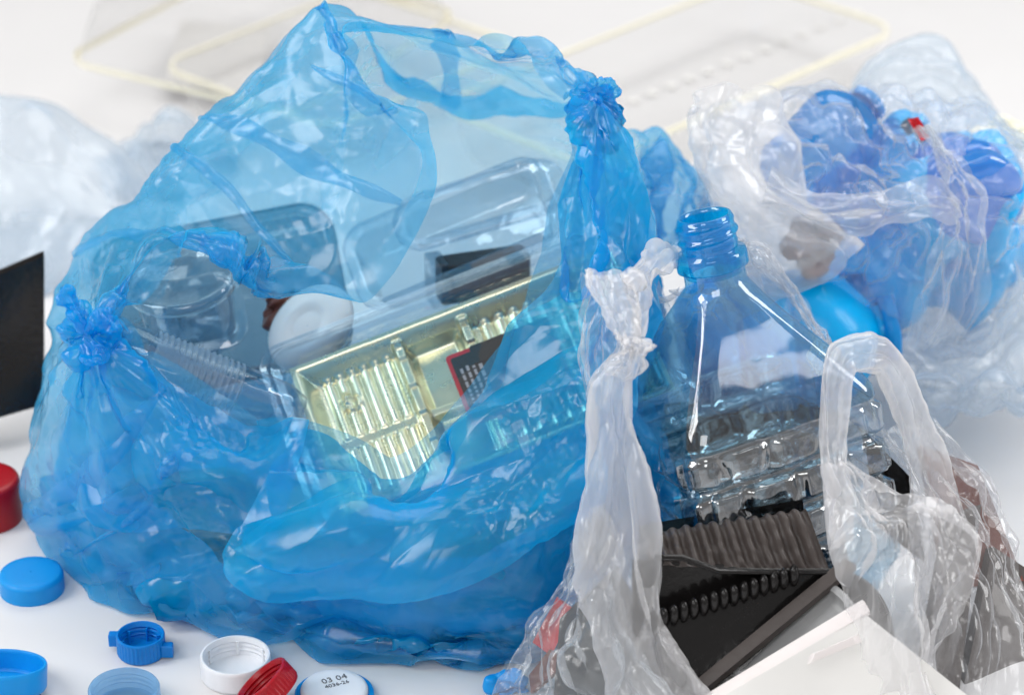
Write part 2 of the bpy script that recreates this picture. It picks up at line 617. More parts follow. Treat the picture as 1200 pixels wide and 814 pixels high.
def radial(P, wrap, centre, n, amp, reach, seed, mask):
    """sharp straight pleats that fan out from a knot"""
    d = P - np.array(centre)
    r = np.linalg.norm(d, axis=2)
    ph = np.arctan2(d @ np.array(list(UPV)), d[..., 0])
    rng = np.random.RandomState(seed)
    h = np.zeros_like(r)
    for k in range(4):
        t = ph * (n + 7 * k) / 6.283 + rng.rand() + .25 * np.sin(ph * 3 + rng.rand() * 6)
        m = np.clip(.5 + 1.5 * np.sin(ph * (2 + k) + rng.rand() * 6 + r * 40), 0, 1)
        h += np.abs(t - np.floor(t) - .5) * 2 * m / (1 + .5 * k)
    w = np.exp(-(r / reach) ** 2) * np.clip(r / .02, 0, 1)
    return P + normals(smooth(P, 24, wrap), wrap) * (amp * h * w * mask)[..., None]


def build_blue_bag():
    P = cr(cr(B, 5 * NM, 1, True), 56, 0)
    P[..., 2] = np.maximum(P[..., 2], 0.003)
    nv, nu = P.shape[:2]
    v = np.linspace(0, 7, nv)[:, None] * np.ones((1, nu))
    u = np.ones((nv, 1)) * np.linspace(0, NM, nu, endpoint=False)[None, :]
    # taut band from the left knot along the front rim to the right knot
    band = np.exp(-((v - 0.9) / 1.1) ** 2) * np.clip((u - 10.5) / 3, 0, 1) * np.clip((24.5 - u) / 2, 0, 1)
    N = normals(P, True)
    low = pnoise(nv, nu, 5, 14, 1)
    along = 0.5 - np.abs(pnoise(nv, nu, 15, 9, 2)) * 2.2 + 0.5 * pnoise(nv, nu, 32, 16, 12)
    across = 0.5 - np.abs(pnoise(nv, nu, 5, 26, 3)) * 2.2
    flap = np.clip((10 - u) / 2, 0, 1) * np.clip(u / 1.5 + .3, 0, 1)
    calm = 1 - 0.35 * flap
    P = P + N * (0.0045 * low + 0.0015 * band * along + 0.0018 * calm * (1 - band) * across)[..., None]
    kl = W(104, 394, -.014)
    kr = W(700, 118, .074)
    P = pleats(P, kl, 13, 0.0035, 0.065, True, 3)
    P = pleats(P, kr, 13, 0.0026, 0.07, True, 4)
    rl = np.linalg.norm(P - np.array(kl), axis=2)
    rr = np.linalg.norm(P - np.array(kr), axis=2)
    near = np.exp(-(rl / .07) ** 2) * np.clip((u - 9.0) / 1.0, 0.1, 1) + np.exp(-(rr / .08) ** 2)
    P = relax(P, 1.006 + 0.05 * near + 0.01 * calm * (1 - band), 1.005 + 0.012 * band + .003 * calm, 50, 0.05, 0.05, True)
    P = upsample(P, True)
    nv, nu = P.shape[:2]
    b2 = np.clip(cr(cr(band, nu, 1, True), nv, 0), 0, 1)
    P = P + normals(P, True) * (0.0006 * b2 * pnoise(nv, nu, 60, 30, 6) + 0.0008 * vnoise(P, 60, 5))[..., None]
    P = relax(P, 1.009, 1.009 + 0.008 * b2, 30, 0.045, 0.04, True)
    P = upsample(P, True)
    P = P + normals(P, True) * (np.random.randn(*P.shape[:2]) * 0.00004)[..., None]
    P = relax(P, 1.004, 1.004, 8, 0.04, 0.03, True)
    P0 = P.copy()
    vv = np.linspace(0, 7, P.shape[0])[:, None] * np.ones((1, P.shape[1]))
    P = upsample(smooth(P, 4, True), True)
    vv = np.linspace(0, 7, P.shape[0])[:, None] * np.ones((1, P.shape[1]))
    ok = np.clip((5.6 - vv) / .6, 0, 1) * np.clip(vv / .35 + .08, 0, 1)
    P = crease(P, True, .18, (9, 20, 46), 11, ok)
    patch = np.clip(.10 + .9 * (.5 + np.sin(P @ np.array([61, 23, 40.])) * np.sin(P @ np.array([-20, 44, 55.]) + 1)) * (.5 + .5 * np.sin(P @ np.array([33, -50, 21.]) + 2)), .06, 1)
    P = crease(P, True, .10, (95, 170), 17, ok * patch, n=8)
    P = radial(P, True, kl, 19, .0016, .075, 31, ok)
    P = radial(P, True, kr, 19, .0014, .075, 32, ok)
    P[..., 2] = np.maximum(P[..., 2], .002)
    PW = P
    T = []
    gv, gu = P.shape[0] - 1, P.shape[1]
    NS = normals(smooth(P, 10, True), True)
    out = np.sum(NS * (P - np.array([BX, BY, .08])), 2) > 0
    NS = np.where(out[..., None], NS, -NS)
    for ua, wd, va, vb, sl in ((3.0, .30, .4, 3.1, .25), (4.7, .22, .9, 3.3, -.2), (1.3, .25, .2, 2.2, .3), (6.3, .35, .5, 3.2, .1), (11.9, .35, .4, 3.6, .25), (13.2, .30, .5, 4.0, -.2), (12.7, .16, .3, 2.6, .3), (22.7, .18, .3, 3.6, -.1), (26.4, .30, .2, 3.0, .2)):
        tv = np.linspace(va, vb, 90)[:, None]
        tu = np.linspace(0, 1, 14)[None, :]
        w_ = wd * (.35 + .65 * np.sin(np.pi * (tv - va) / (vb - va))) * (1 + .25 * np.sin(tv * 7 + ua))
        U_ = (ua + sl * (tv - va) + w_ * (tu - .5)) / NM * gu
        V_ = np.clip(tv / 7 * gv, 0, gv - 1.001) * np.ones_like(U_)
        i0, j0 = np.floor(V_).astype(int), np.floor(U_).astype(int)
        fi, fj = (V_ - i0)[..., None], (U_ - j0)[..., None]
        g = lambda A: (A[i0, j0 % gu] * (1 - fi) * (1 - fj) + A[i0 + 1, j0 % gu] * fi * (1 - fj) + A[i0, (j0 + 1) % gu] * (1 - fi) * fj + A[i0 + 1, (j0 + 1) % gu] * fi * fj)
        T.append(g(P) + g(NS) * (.0004 + .0010 * np.sin(np.pi * tu))[..., None])
    P = smooth(P0, 40, True)
    # the mouth is turned out: a cuff hangs over the front wall, folded over itself at the lower left
    nv, nu = P.shape[:2]
    b = np.linspace(0, NM, nu, endpoint=False)
    N0 = normals(P, True)
    N0 = np.where((np.sum(N0 * (P - np.array([BX, BY, .08])), 2) > 0)[..., None], N0, -N0)

    def cuff(bs, ds, off0, seed):
        j = (b > bs[0]) & (b < bs[-1])
        depth = np.interp(b[j], bs, ds) + .16 * np.array([mnoise.noise(Vector((t * .9, seed * 3.3, 0))) for t in b[j]])
        rows = 110
        sub, n = P[:, j], N0[:, j]
        C = np.zeros((rows, j.sum(), 3))
        idx = np.arange(j.sum())
        for r in range(rows):
            t = r / (rows - 1)
            k = np.clip(t * depth, 0, 6.9) / 7 * (nv - 1)
            k0 = np.floor(k).astype(int)
            f = (k - k0)[:, None]
            off = .0006 + off0 * math.sin(min(t * 1.25, 1.0) * math.pi * .5) ** 1.2
            C[r] = sub[k0, idx] * (1 - f) + sub[k0 + 1, idx] * f + (n[k0, idx] * off)
        cell = np.linalg.norm(np.gradient(C, axis=1), axis=2) * C.shape[1] / 12
        C = C + normals(C, False) * (np.clip(cell / .03, .15, 1) * .0034 * (0.5 - np.abs(pnoise(rows, C.shape[1], 3.2, 5 * (bs[-1] - bs[0]) / 10, seed, False)) * 2.2))[..., None]
        C = relax(C, 1.003, 1.003, 24, .03, .10, False)
        C = upsample(C, False, 3, 1)
        C = smooth(C, 6, False)
        C = upsample(C, False, 1, 2)
        C = crease(C, False, .20, (9, 19, 42), seed + 3)
        patch = np.clip(.10 + .9 * (.5 + np.sin(C @ np.array([61, 23, 40.])) * np.sin(C @ np.array([-20, 44, 55.]) + 1)) * (.5 + .5 * np.sin(C @ np.array([33, -50, 21.]) + 2)), .06, 1)
        C = crease(C, False, .13, (95, 170), seed + 9, patch, n=8)
        C = radial(C, False, kr, 21, .0018, .10, 33, 1.0)
        C = radial(C, False, kl, 21, .0016, .08, 34, 1.0)
        C[..., 2] = np.maximum(C[..., 2], .002)
        return C
    C = cuff([14.75, 15.3, 16.0, 18, 20, 22, 24.2], [1.45, 1.7, 1.85, 1.8, 1.85, 1.75, .3], .0085, 9)
    C2 = cuff([10.3, 11.0, 12.0, 13.0, 14.2, 15.4], [1.5, 2.2, 2.55, 2.35, 1.75, 1.2], .0040, 14)
    # a second bag inside, slumped against the lower front wall
    S0 = smooth(P0, 30, True)
    nv, nu = S0.shape[:2]
    b = np.linspace(0, NM, nu, endpoint=False)
    j = (b > 12.2) & (b < 22.5)
    n = normals(S0, True)[:, j]
    S0 = S0[:, j]
    n = np.where((np.sum(n * (S0 - np.array([BX, BY, .08])), 2) > 0)[..., None], n, -n)
    bb = b[j]
    top = np.interp(bb, [12.2, 13.5, 15, 17, 19, 21, 22.5], [2.6, 2.1, 1.9, 1.75, 1.7, 1.8, 2.4])
    top = top + .25 * np.array([mnoise.noise(Vector((t * 1.3, 8.1, 0))) for t in bb])
    rows = 90
    I = np.zeros((rows, j.sum(), 3))
    idx = np.arange(j.sum())
    for r in range(rows):
        t = r / (rows - 1)
        k = (top + (5.2 - top) * t) / 7 * (nv - 1)
        k0 = np.floor(k).astype(int)
        f = (k - k0)[:, None]
        I[r] = S0[k0, idx] * (1 - f) + S0[k0 + 1, idx] * f - n[k0, idx] * (.0085 + .010 * math.exp(-t * 9))
    I = crease(I, False, .3, (12, 26, 52), 15)
    I[..., 2] = np.maximum(I[..., 2], .006)
    return PW, (C, C2), I, T


bag = empty('plastic_bag', 'large blue translucent bin bag lying open with tied knots at both sides', 'plastic bag',
            (BX, BY, 0))
PB, PC, PL, PT = build_blue_bag()
into(film_obj('bag_wall', PB, M_BLUE_FILM, wrap=True), bag)
into(film_obj('cuff', PC[0], M_CUFF), bag)
into(film_obj('cuff', PC[1], M_CUFF_PALE), bag)
for q_ in PT:
    into(film_obj('tuck', q_, M_BLUE_FILM), bag)
# gathered knots of the big bag


def knot_part(parent, centre, size, seed, tails, mat):
    """a crumpled rosette of gathered film with a few short twisted tails"""
    rng = np.random.RandomState(seed)
    nv, nu = 26, 72
    C = np.array(centre)
    f, r_, u_ = np.array(list(-FWD)), np.array([1.0, 0, 0]), np.array(list(UPV))
    P = np.zeros((nv, nu, 3))
    ph = np.linspace(0, 2 * np.pi, nu, endpoint=False)
    wob = 1 + 0.16 * np.sin(3 * ph + rng.rand() * 6) + 0.12 * np.sin(5 * ph + rng.rand() * 6)
    for i in range(nv):
        t = i / (nv - 1)
        rad = size * (0.10 + 0.9 * np.sin(t * 1.75)) * wob
        h = size * (0.42 * np.sin(t * 3.0) ** 0.8 - 0.55 * t ** 2)
        P[i] = C + (rad * np.cos(ph))[:, None] * r_ + (rad * np.sin(ph))[:, None] * u_ + h * f
        P[i] += ((0.10 * size * (0.3 + t)) * np.sin(9 * ph + 2.0 * np.sin(2 * ph)))[:, None] * f
    P = relax(P, 1.22, 1.10, 30, 0.05, 0.05, True, zmin=None)
    P = upsample(P, True)
    P += normals(P, True) * (0.06 * size * vnoise(P, 2.2 / size, seed))[..., None]
    P = relax(P, 1.05, 1.04, 14, 0.05, 0.04, True, zmin=None)
    P = crease(P, True, .4, (1.0 / size, 2.2 / size), seed)
    k = into(film_obj('knot', P, mat, wrap=True), parent)
    for (dx, dy, ln, wd) in tails:
        d = np.array([dx, 0, 0]) + dy * u_ + 0.25 * f
        d /= np.linalg.norm(d)
        sd = np.cross(d, f)
        nv2, nu2 = 22, 20
        Q = np.zeros((nv2, nu2, 3))
        a = np.linspace(0, 2 * np.pi, nu2, endpoint=False)
        for i in range(nv2):
            t = i / (nv2 - 1)
            wdt = wd * (0.35 + 0.9 * t) * (1 - 0.75 * max(0, (t - 0.8) / 0.2) ** 2)
            tw = 2.2 * t + seed
            ax = sd * np.cos(tw) + f * np.sin(tw)
            bx = -sd * np.sin(tw) + f * np.cos(tw)
            Q[i] = C + f * size * 0.35 + d * (ln * t) + f * (0.16 * ln * math.sin(t * 3)) + \
                (wdt * np.cos(a))[:, None] * ax + (0.35 * wdt * np.sin(a))[:, None] * bx
        Q = relax(Q, 1.25, 1.06, 24, 0.05, 0.04, True, zmin=None)
        Q = upsample(Q, True)
        Q = crease(upsample(Q, True), True, .6, (90, 200), seed + 1)
        into(film_obj('knot_tail', Q, mat, wrap=True), parent)


knot_part(bag, W(104, 392, -.022), 0.0125, 5, [(-.45, .95, .024, .0045), (.75, .5, .016, .006), (.35, -.8, .014, .006)], M_KNOT)
knot_part(bag, W(700, 116, .066), 0.0095, 8, [(-.9, -.45, .016, .005), (.3, -.9, .016, .004)], M_KNOT)

# ------------------------------------------------------------------ generic tray


def frame(P0, Pe, Pf):
    """local axes of a rectangular thing from three of its corners"""
    e = Pe - P0
    f = Pf - P0
    x = e.normalized()
    n = e.cross(f).normalized()
    y = n.cross(x)
    M = Matrix((x, y, n)).transposed()
    return M.to_quaternion(), e.length, f.dot(y)


def rrect(w, h, r, k=8, n=10):
    """rounded rectangle loop centred on the origin"""
    r = max(1e-5, min(r, w / 2 - 1e-5, h / 2 - 1e-5))
    p = []
    cs = [(w / 2 - r, h / 2 - r, 0), (-w / 2 + r, h / 2 - r, 90), (-w / 2 + r, -h / 2 + r, 180), (w / 2 - r, -h / 2 + r, 270)]
    for q, (cx, cy, a0) in enumerate(cs):
        for i in range(k + 1):
            a = R(a0 + 90 * i / k)
            p.append((cx + r * math.cos(a), cy + r * math.sin(a)))
        nx, ny, na = cs[(q + 1) % 4]
        a = R(a0 + 90)
        ax, ay = cx + r * math.cos(a), cy + r * math.sin(a)
        b = R(na)
        bx, by = nx + r * math.cos(b), ny + r * math.sin(b)
        for i in range(1, n):
            t = i / n
            p.append((ax + (bx - ax) * t, ay + (by - ay) * t))
    return p


def loft(name, loops, mat, parent, close=True, start=False, k=8, n=10, ripple=None):
    """loops: (w, h, r, z [, dx, dy])"""
    v, f = [], []
    m = None
    for q, lp in enumerate(loops):
        dx, dy = (lp[4], lp[5]) if len(lp) > 4 else (0, 0)
        pts = rrect(lp[0], lp[1], lp[2], k, n)
        m = len(pts)
        for j, (x, y) in enumerate(pts):
            s = 0 if ripple is None else ripple(q, j, m)
            v.append((dx + x * (1 + s), dy + y * (1 + s), lp[3]))
    f = grid_faces(len(loops), m, True)
    if close:
        f.append(tuple(range((len(loops) - 1) * m, len(loops) * m)))
    if start:
        f.append(tuple(reversed(range(m))))
    o = obj(name, v, f, mat, parent)
    return sharp(o, 30)


def tray(name, label, cat, corners, depth, mats, rim=0.006, r=0.012, lean=0.12, group=None, thick=0.0, ribs=0, rimname='rim'):
    """open tray: flat rim, sloping walls and base. corners are rim corners (origin, along, across)"""
    q, w, h = frame(*corners)
    x = (corners[1] - corners[0]).normalized()
    mid = corners[0] + q @ Vector((w / 2, h / 2, 0))
    root = empty(name, label, cat, mid, q, group)
    h = abs(h)
    i1 = (w - 2 * rim, h - 2 * rim)
    i2 = (w - 2 * rim - 2 * lean * depth, h - 2 * rim - 2 * lean * depth)
    rip = None
    if ribs:
        rip = lambda qq, j, m: 0.012 * math.sin(j / m * ribs * 2 * math.pi) if 0 < qq < 7 else 0
    body = [(i1[0], i1[1], r, 0)]
    for t in (0.06, 0.3, 0.6, 0.9, 0.97, 1.0):
        body.append((i1[0] + (i2[0] - i1[0]) * t - (0.004 if t == 1.0 else 0), i1[1] + (i2[1] - i1[1]) * t - (0.004 if t == 1.0 else 0), r, -depth * min(t, 1)))
    kk = (8, 10) if not ribs else (10, max(10, ribs))
    loft('tray_body', body, mats[0], root, k=kk[0], n=kk[1], ripple=rip)
    rl = [(w - 2 * rim, h - 2 * rim, r, 0.0004), (w - 1.6 * rim, h - 1.6 * rim, r, 0.0012), (w - rim * .3, h - rim * .3, r + rim * .9, 0.0012),
          (w, h, r + rim, 0.0004), (w, h, r + rim, -0.0022), (w - .3 * rim, h - .3 * rim, r + .8 * rim, -0.0024)]
    loft(rimname, rl, mats[1], root, close=False)
    return root


def slab(name, label, cat, c4, th, mat, lip=None, group=None):
    """bent-edge panel of a tray: four corners given in order, with thickness and a lip"""
    c4 = [Vector(c) for c in c4]
    n = (c4[1] - c4[0]).cross(c4[3] - c4[0]).normalized()
    mid = sum(c4, Vector()) / 4
    root = empty(name, label, cat, mid)
    nu, nv = 16, 10
    vs = []
    for side in (0, 1):
        for i in range(nv):
            for j in range(nu):
                s, t = j / (nu - 1), i / (nv - 1)
                p = c4[0] * (1 - s) * (1 - t) + c4[1] * s * (1 - t) + c4[2] * s * t + c4[3] * (1 - s) * t
                b = .004 * math.sin(math.pi * s) * math.sin(math.pi * t)
                vs.append(p + n * (side * th + b))
    f = grid_faces(nv, nu)
    K = nv * nu
    f += [tuple(K + i for i in reversed(q)) for q in f]
    ed = list(range(nu)) + [nu - 1 + nu * i for i in range(1, nv)] + [K - 1 - j for j in range(1, nu)] + [nu * (nv - 1 - i) for i in range(1, nv - 1)]
    for a, b in zip(ed, ed[1:] + ed[:1]):
        f.append((b, a, K + a, K + b))
    into(sharp(obj('panel', vs, f, mat), 40), root)
    if lip:
        e0, e1 = c4[lip[0]], c4[lip[1]]
        d = (c4[lip[2]] - e0).normalized() * .005
        L2 = [e0 + n * th * 1.4, e1 + n * th * 1.4, e1 + n * .005 - d * .3, e0 + n * .005 - d * .3, e0 + n * .006 + d, e1 + n * .006 + d]
        into(obj('lip', L2, [(0, 1, 2, 3), (3, 2, 5, 4)], mat), root)
    return root


# ------------------------------------------------------------------ materials of the rubbish
M_CLEAR = clear_mat('clear_plastic', (0.95, 0.97, 0.985), 0.04, 2.0, 0.25, 40, 0.5)
M_CLEAR_GREY = clear_mat('smoky_clear_plastic', (0.72, 0.80, 0.86), 0.06, 2.2, 0.4, 45, 0.5, (0.6, 0.72, 0.82))
M_SMOKE = clear_mat('dark_smoky_plastic', (0.20, 0.30, 0.38), 0.12, 1.6, 0.4, 45, 0.4, (0.15, 0.25, 0.34))
M_PACK_EDGE = clear_mat('clear_pack_edge', (0.86, 0.91, 0.96), 0.05, 3.0, 0.1, 40, 0.7, (0.85, 0.9, 0.97))
M_BOTTLE = clear_mat('clear_bottle', (0.58, 0.83, 0.96), 0.03, 2.2, 0.06, 26, 0.5, (0.35, 0.72, 0.95))
M_BOTTLE_BAND = clear_mat('embossed_bottle_wall', (0.78, 0.89, 0.96), 0.02, 5.0, 0.35, 55, 0.2, (0.5, 0.8, 0.95))
M_NECK = film_mat('blue_neck_plastic', (0.12, 0.74, 0.95), (0.0, 0.56, 0.92), 0.24, 0.55, rough=0.06, bump=0.02, scale=60, spec=1.6, transl=0.7)
M_BLACK = plastic_mat('black_tray_plastic', (0.010, 0.009, 0.009), rough=0.17, bump=0.15, var=0.2)
M_BLACK_MATTE = plastic_mat('dark_brown_tray_plastic', (0.070, 0.058, 0.054), rough=0.38, bump=0.2, var=0.2)
M_GREY_LID = plastic_mat('grey_lid_plastic', (0.36, 0.365, 0.37), rough=0.3, bump=0.06, var=0.15)
M_WHITE = plastic_mat('white_tray_plastic', (0.78, 0.77, 0.75), rough=0.35, sss=0.1, var=0.02)
M_CREAM = plastic_mat('cream_lid_plastic', (0.80, 0.75, 0.74), rough=0.3, sss=0.3, var=0.02)
M_GOLD = plastic_mat('gold_foil_plastic', (0.84, 0.79, 0.56), rough=0.28, metallic=0.95, bump=0.06, var=0.05)
M_RED_LABEL = plastic_mat('red_label_paper', (0.50, 0.008, 0.02), rough=0.4)
M_BLACK_LABEL = plastic_mat('black_label_paper', (0.010, 0.009, 0.010), rough=0.4)
M_PRINT = plastic_mat('pale_print', (0.35, 0.33, 0.34), rough=0.6)
M_YELLOW = plastic_mat('yellow_rim', (0.84, 0.80, 0.64), rough=0.4, sss=0.2)
M_HAZY = film_mat('hazy_white_plastic', (0.98, 0.98, 0.98), (0.95, 0.945, 0.94), 0.10, 0.35, rough=0.2, bump=0.05, scale=30, spec=1.0)
M_FILM = film_mat('clear_film', (0.975, 0.978, 0.985), (0.93, 0.94, 0.97), 0.12, 0.60, rough=0.17, bump=0.12, scale=170, spec=1.2, transl=0.55, var=0.08)
M_FILM_MILKY = film_mat('milky_film', (0.975, 0.975, 0.98), (0.985, 0.98, 0.99), 0.30, 0.72, rough=0.2, bump=0.15, scale=200, spec=1.2, transl=0.45, var=0.12)
M_CARD = plastic_mat('grey_card', (0.60, 0.59, 0.58), rough=0.6)
M_FILM_SOFT = film_mat('soft_clear_film', (0.97, 0.975, 0.985), (0.88, 0.92, 0.95), 0.18, 0.62, rough=0.2, bump=0.12, scale=150, spec=1.0, transl=0.5, var=0.10)
M_FILM_PALE = film_mat('pale_film', (0.93, 0.96, 0.985), (0.74, 0.83, 0.92), 0.27, 0.62, rough=0.2, bump=0.08, scale=90, spec=0.8, transl=0.5, var=0.1)
M_BLUE_SOLID = plastic_mat('blue_bottle_plastic', (0.0, 0.43, 0.88), rough=0.25, sss=0.1, bump=0.1, scale=80)
M_BLUE_CLEAR = film_mat('clear_blue_bottle', (0.26, 0.68, 0.96), (0.01, 0.42, 0.90), 0.4, 0.8, rough=0.1, bump=0.15, scale=60, spec=2.0)
M_BROWN = plastic_mat('brown_wrapper', (0.16, 0.05, 0.035), rough=0.3, bump=0.4, scale=100, var=0.4)
M_RED = plastic_mat('red_wrapper', (0.55, 0.02, 0.03), rough=0.3, bump=0.2, scale=100, var=0.2)
M_DARK = plastic_mat('charcoal_plastic', (0.03, 0.032, 0.036), rough=0.3, bump=0.2, var=0.3)

# ------------------------------------------------------------------ bottle caps on the table


def text_mesh(name, body, size, mat, parent, loc, rotz=0.0, ext=0.00008):
    c = bpy.data.curves.new(name, 'FONT')
    c.body = body
    c.size = size
    c.align_x = 'CENTER'
    c.align_y = 'CENTER'
    c.extrude = ext
    c.resolution_u = 2
    t = bpy.data.objects.new(name, c)
    me = bpy.data.meshes.new_from_object(t)
    bpy.data.objects.remove(t)
    me.materials.append(mat)
    o = bpy.data.objects.new(name, me)
    COL.objects.link(o)
    o.location = loc
    o.rotation_euler = (0, 0, rotz)
    o.parent = parent
    return o


def cap(label, px, py, rad, h, mat, up=True, rot=(0, 0, 0), nrib=0, z=0.0, threads=True, inner=None, wall=0.0016):
    p = G(px, py, z)
    root = empty('bottle_cap', label, 'bottle cap', p, rot)
    seg = 144
    b = 0.0013
    if up:      # hollow side up
        prof = [(0.0003, 0.0), (rad - b * 1.6, 0.0), (rad - b * .5, b * .3), (rad, b * 1.2), (rad, h * .25), (rad, h * .5), (rad, h * .8), (rad, h * .93), (rad - .0004, h),
                (rad - wall + .0003, h), (rad - wall, h - .0006)]
        n0 = 3
        steps = 12
        for i in range(steps):
            t = i / (steps - 1)
            zz = h * (0.86 - 0.6 * t)
            rr = rad - wall - (0.0006 * (0.5 + 0.5 * math.sin(t * 6 * math.pi)) if threads else 0)
            prof.append((rr, zz))
        prof += [(rad - wall - .0006, h * .16), (rad - wall - .002, h * .13), (0.0003, h * .13)]
    else:       # closed side up
        prof = [(rad - wall, 0.0), (rad, 0.0), (rad, h * .12), (rad, h * .4), (rad, h * .7), (rad, h - .0022), (rad - .0005, h - .0009), (rad - .0016, h - .0002), (rad - .004, h), (rad * .5, h + .0001), (0.0003, h)]
        n0 = 2
    body = lathe('cap_shell', prof, seg, mat, root, rib=-0.00035 if nrib else 0, nrib=nrib, ribrange=(n0, n0 + 3))
    sharp(body, 40)
    return root


cap('plain blue screw cap lying closed side up beside the left of the blue bag', 38, 690, .0150, .0098, M_CAP_BLUE, up=False)
c2 = cap('small dark blue ribbed cap with two side lugs lying hollow side up', 166, 765, .0109, .0105, M_CAP_MID, nrib=36, wall=.0013)
for s in (-1, 1):
    loft('lug', [(.0055, .0042, .0006, .0012 if s > 0 else .003), (.0055, .0042, .0006, .0065 if s > 0 else .0082), (.0048, .0036, .0004, .0070 if s > 0 else .0088)], M_CAP_MID, c2, start=True).location = (s * .0120, -.003 * s, 0)
for a in range(6):
    o = loft('inner_rib', [(.0006, .0026, .0002, .0015), (.0006, .0026, .0002, .0082)], M_CAP_MID, c2)
    o.location = (.0086 * math.cos(a * 1.047 + .3), .0086 * math.sin(a * 1.047 + .3), 0)
    o.rotation_euler = (0, 0, a * 1.047 + .3 + math.pi / 2)
c3 = cap('white screw cap lying hollow side up with thread inside', 277, 791, .0157, .0112, M_CAP_WHITE, wall=.0015)
for a in range(6):
    o = loft('thread_gap', [(.0010, .0013, .0002, .0022), (.0010, .0013, .0002, .0092)], M_CAP_WHITE, c3)
    o.location = (.0137 * math.cos(a * 1.047 + .55), .0137 * math.sin(a * 1.047 + .55), 0)
    o.rotation_euler = (0, 0, a * 1.047 + .55)
c5 = cap('white printed cap in a blue ring lying face up at the bottom edge', 392, 817, .0148, .0062, M_CAP_WHITE, up=False, z=0.0012)
ring = lathe('cap_ring', [(.0138, 0), (.0172, 0), (.0174, .0008), (.0174, .0024), (.0168, .0030), (.0150, .0030), (.0146, .0022)], 96, M_CAP_BLUE, c5)
text_mesh('date_print', '03 04', .0052, M_INK, c5, (-.0002, .0052, .0064), .42)
text_mesh('date_print', '4036-26', .0034, M_INK, c5, (.0012, .0012, .0064), .42)
cap('dark red cap tipped up on its side with its hollow facing up left', 322, 815, .0140, .0100, M_CAP_RED, rot=(R(-8), R(-40), 0), z=0.0095, nrib=48)
cap('pale translucent blue cap lying hollow side up at the bottom edge', 147, 829, .0156, .0110, M_CAP_CLEAR, wall=.0014)
c7 = cap('blue cap with thin wall resting tilted on the navy lid at the left edge', 2, 806, .0196, .0118, M_CAP_BLUE, rot=(R(-16), R(3), 0), z=0.0058, threads=False)
c8 = cap('navy lid with blue centre at the bottom left corner', -4, 838, .0205, .0050, M_CAP_NAVY, z=0.0, threads=False, wall=.003)
lathe('lid_disc', [(.0165, .0020), (.0163, .0036), (.0155, .0040), (.0003, .0040)], 72, M_CAP_BLUE, c8)
cap('bright red cap cut off by the left edge of the picture', -15, 606, .0172, .0225, M_CAP_RED, up=False)

# ------------------------------------------------------------------ gold biscuit pack in the mouth of the blue bag


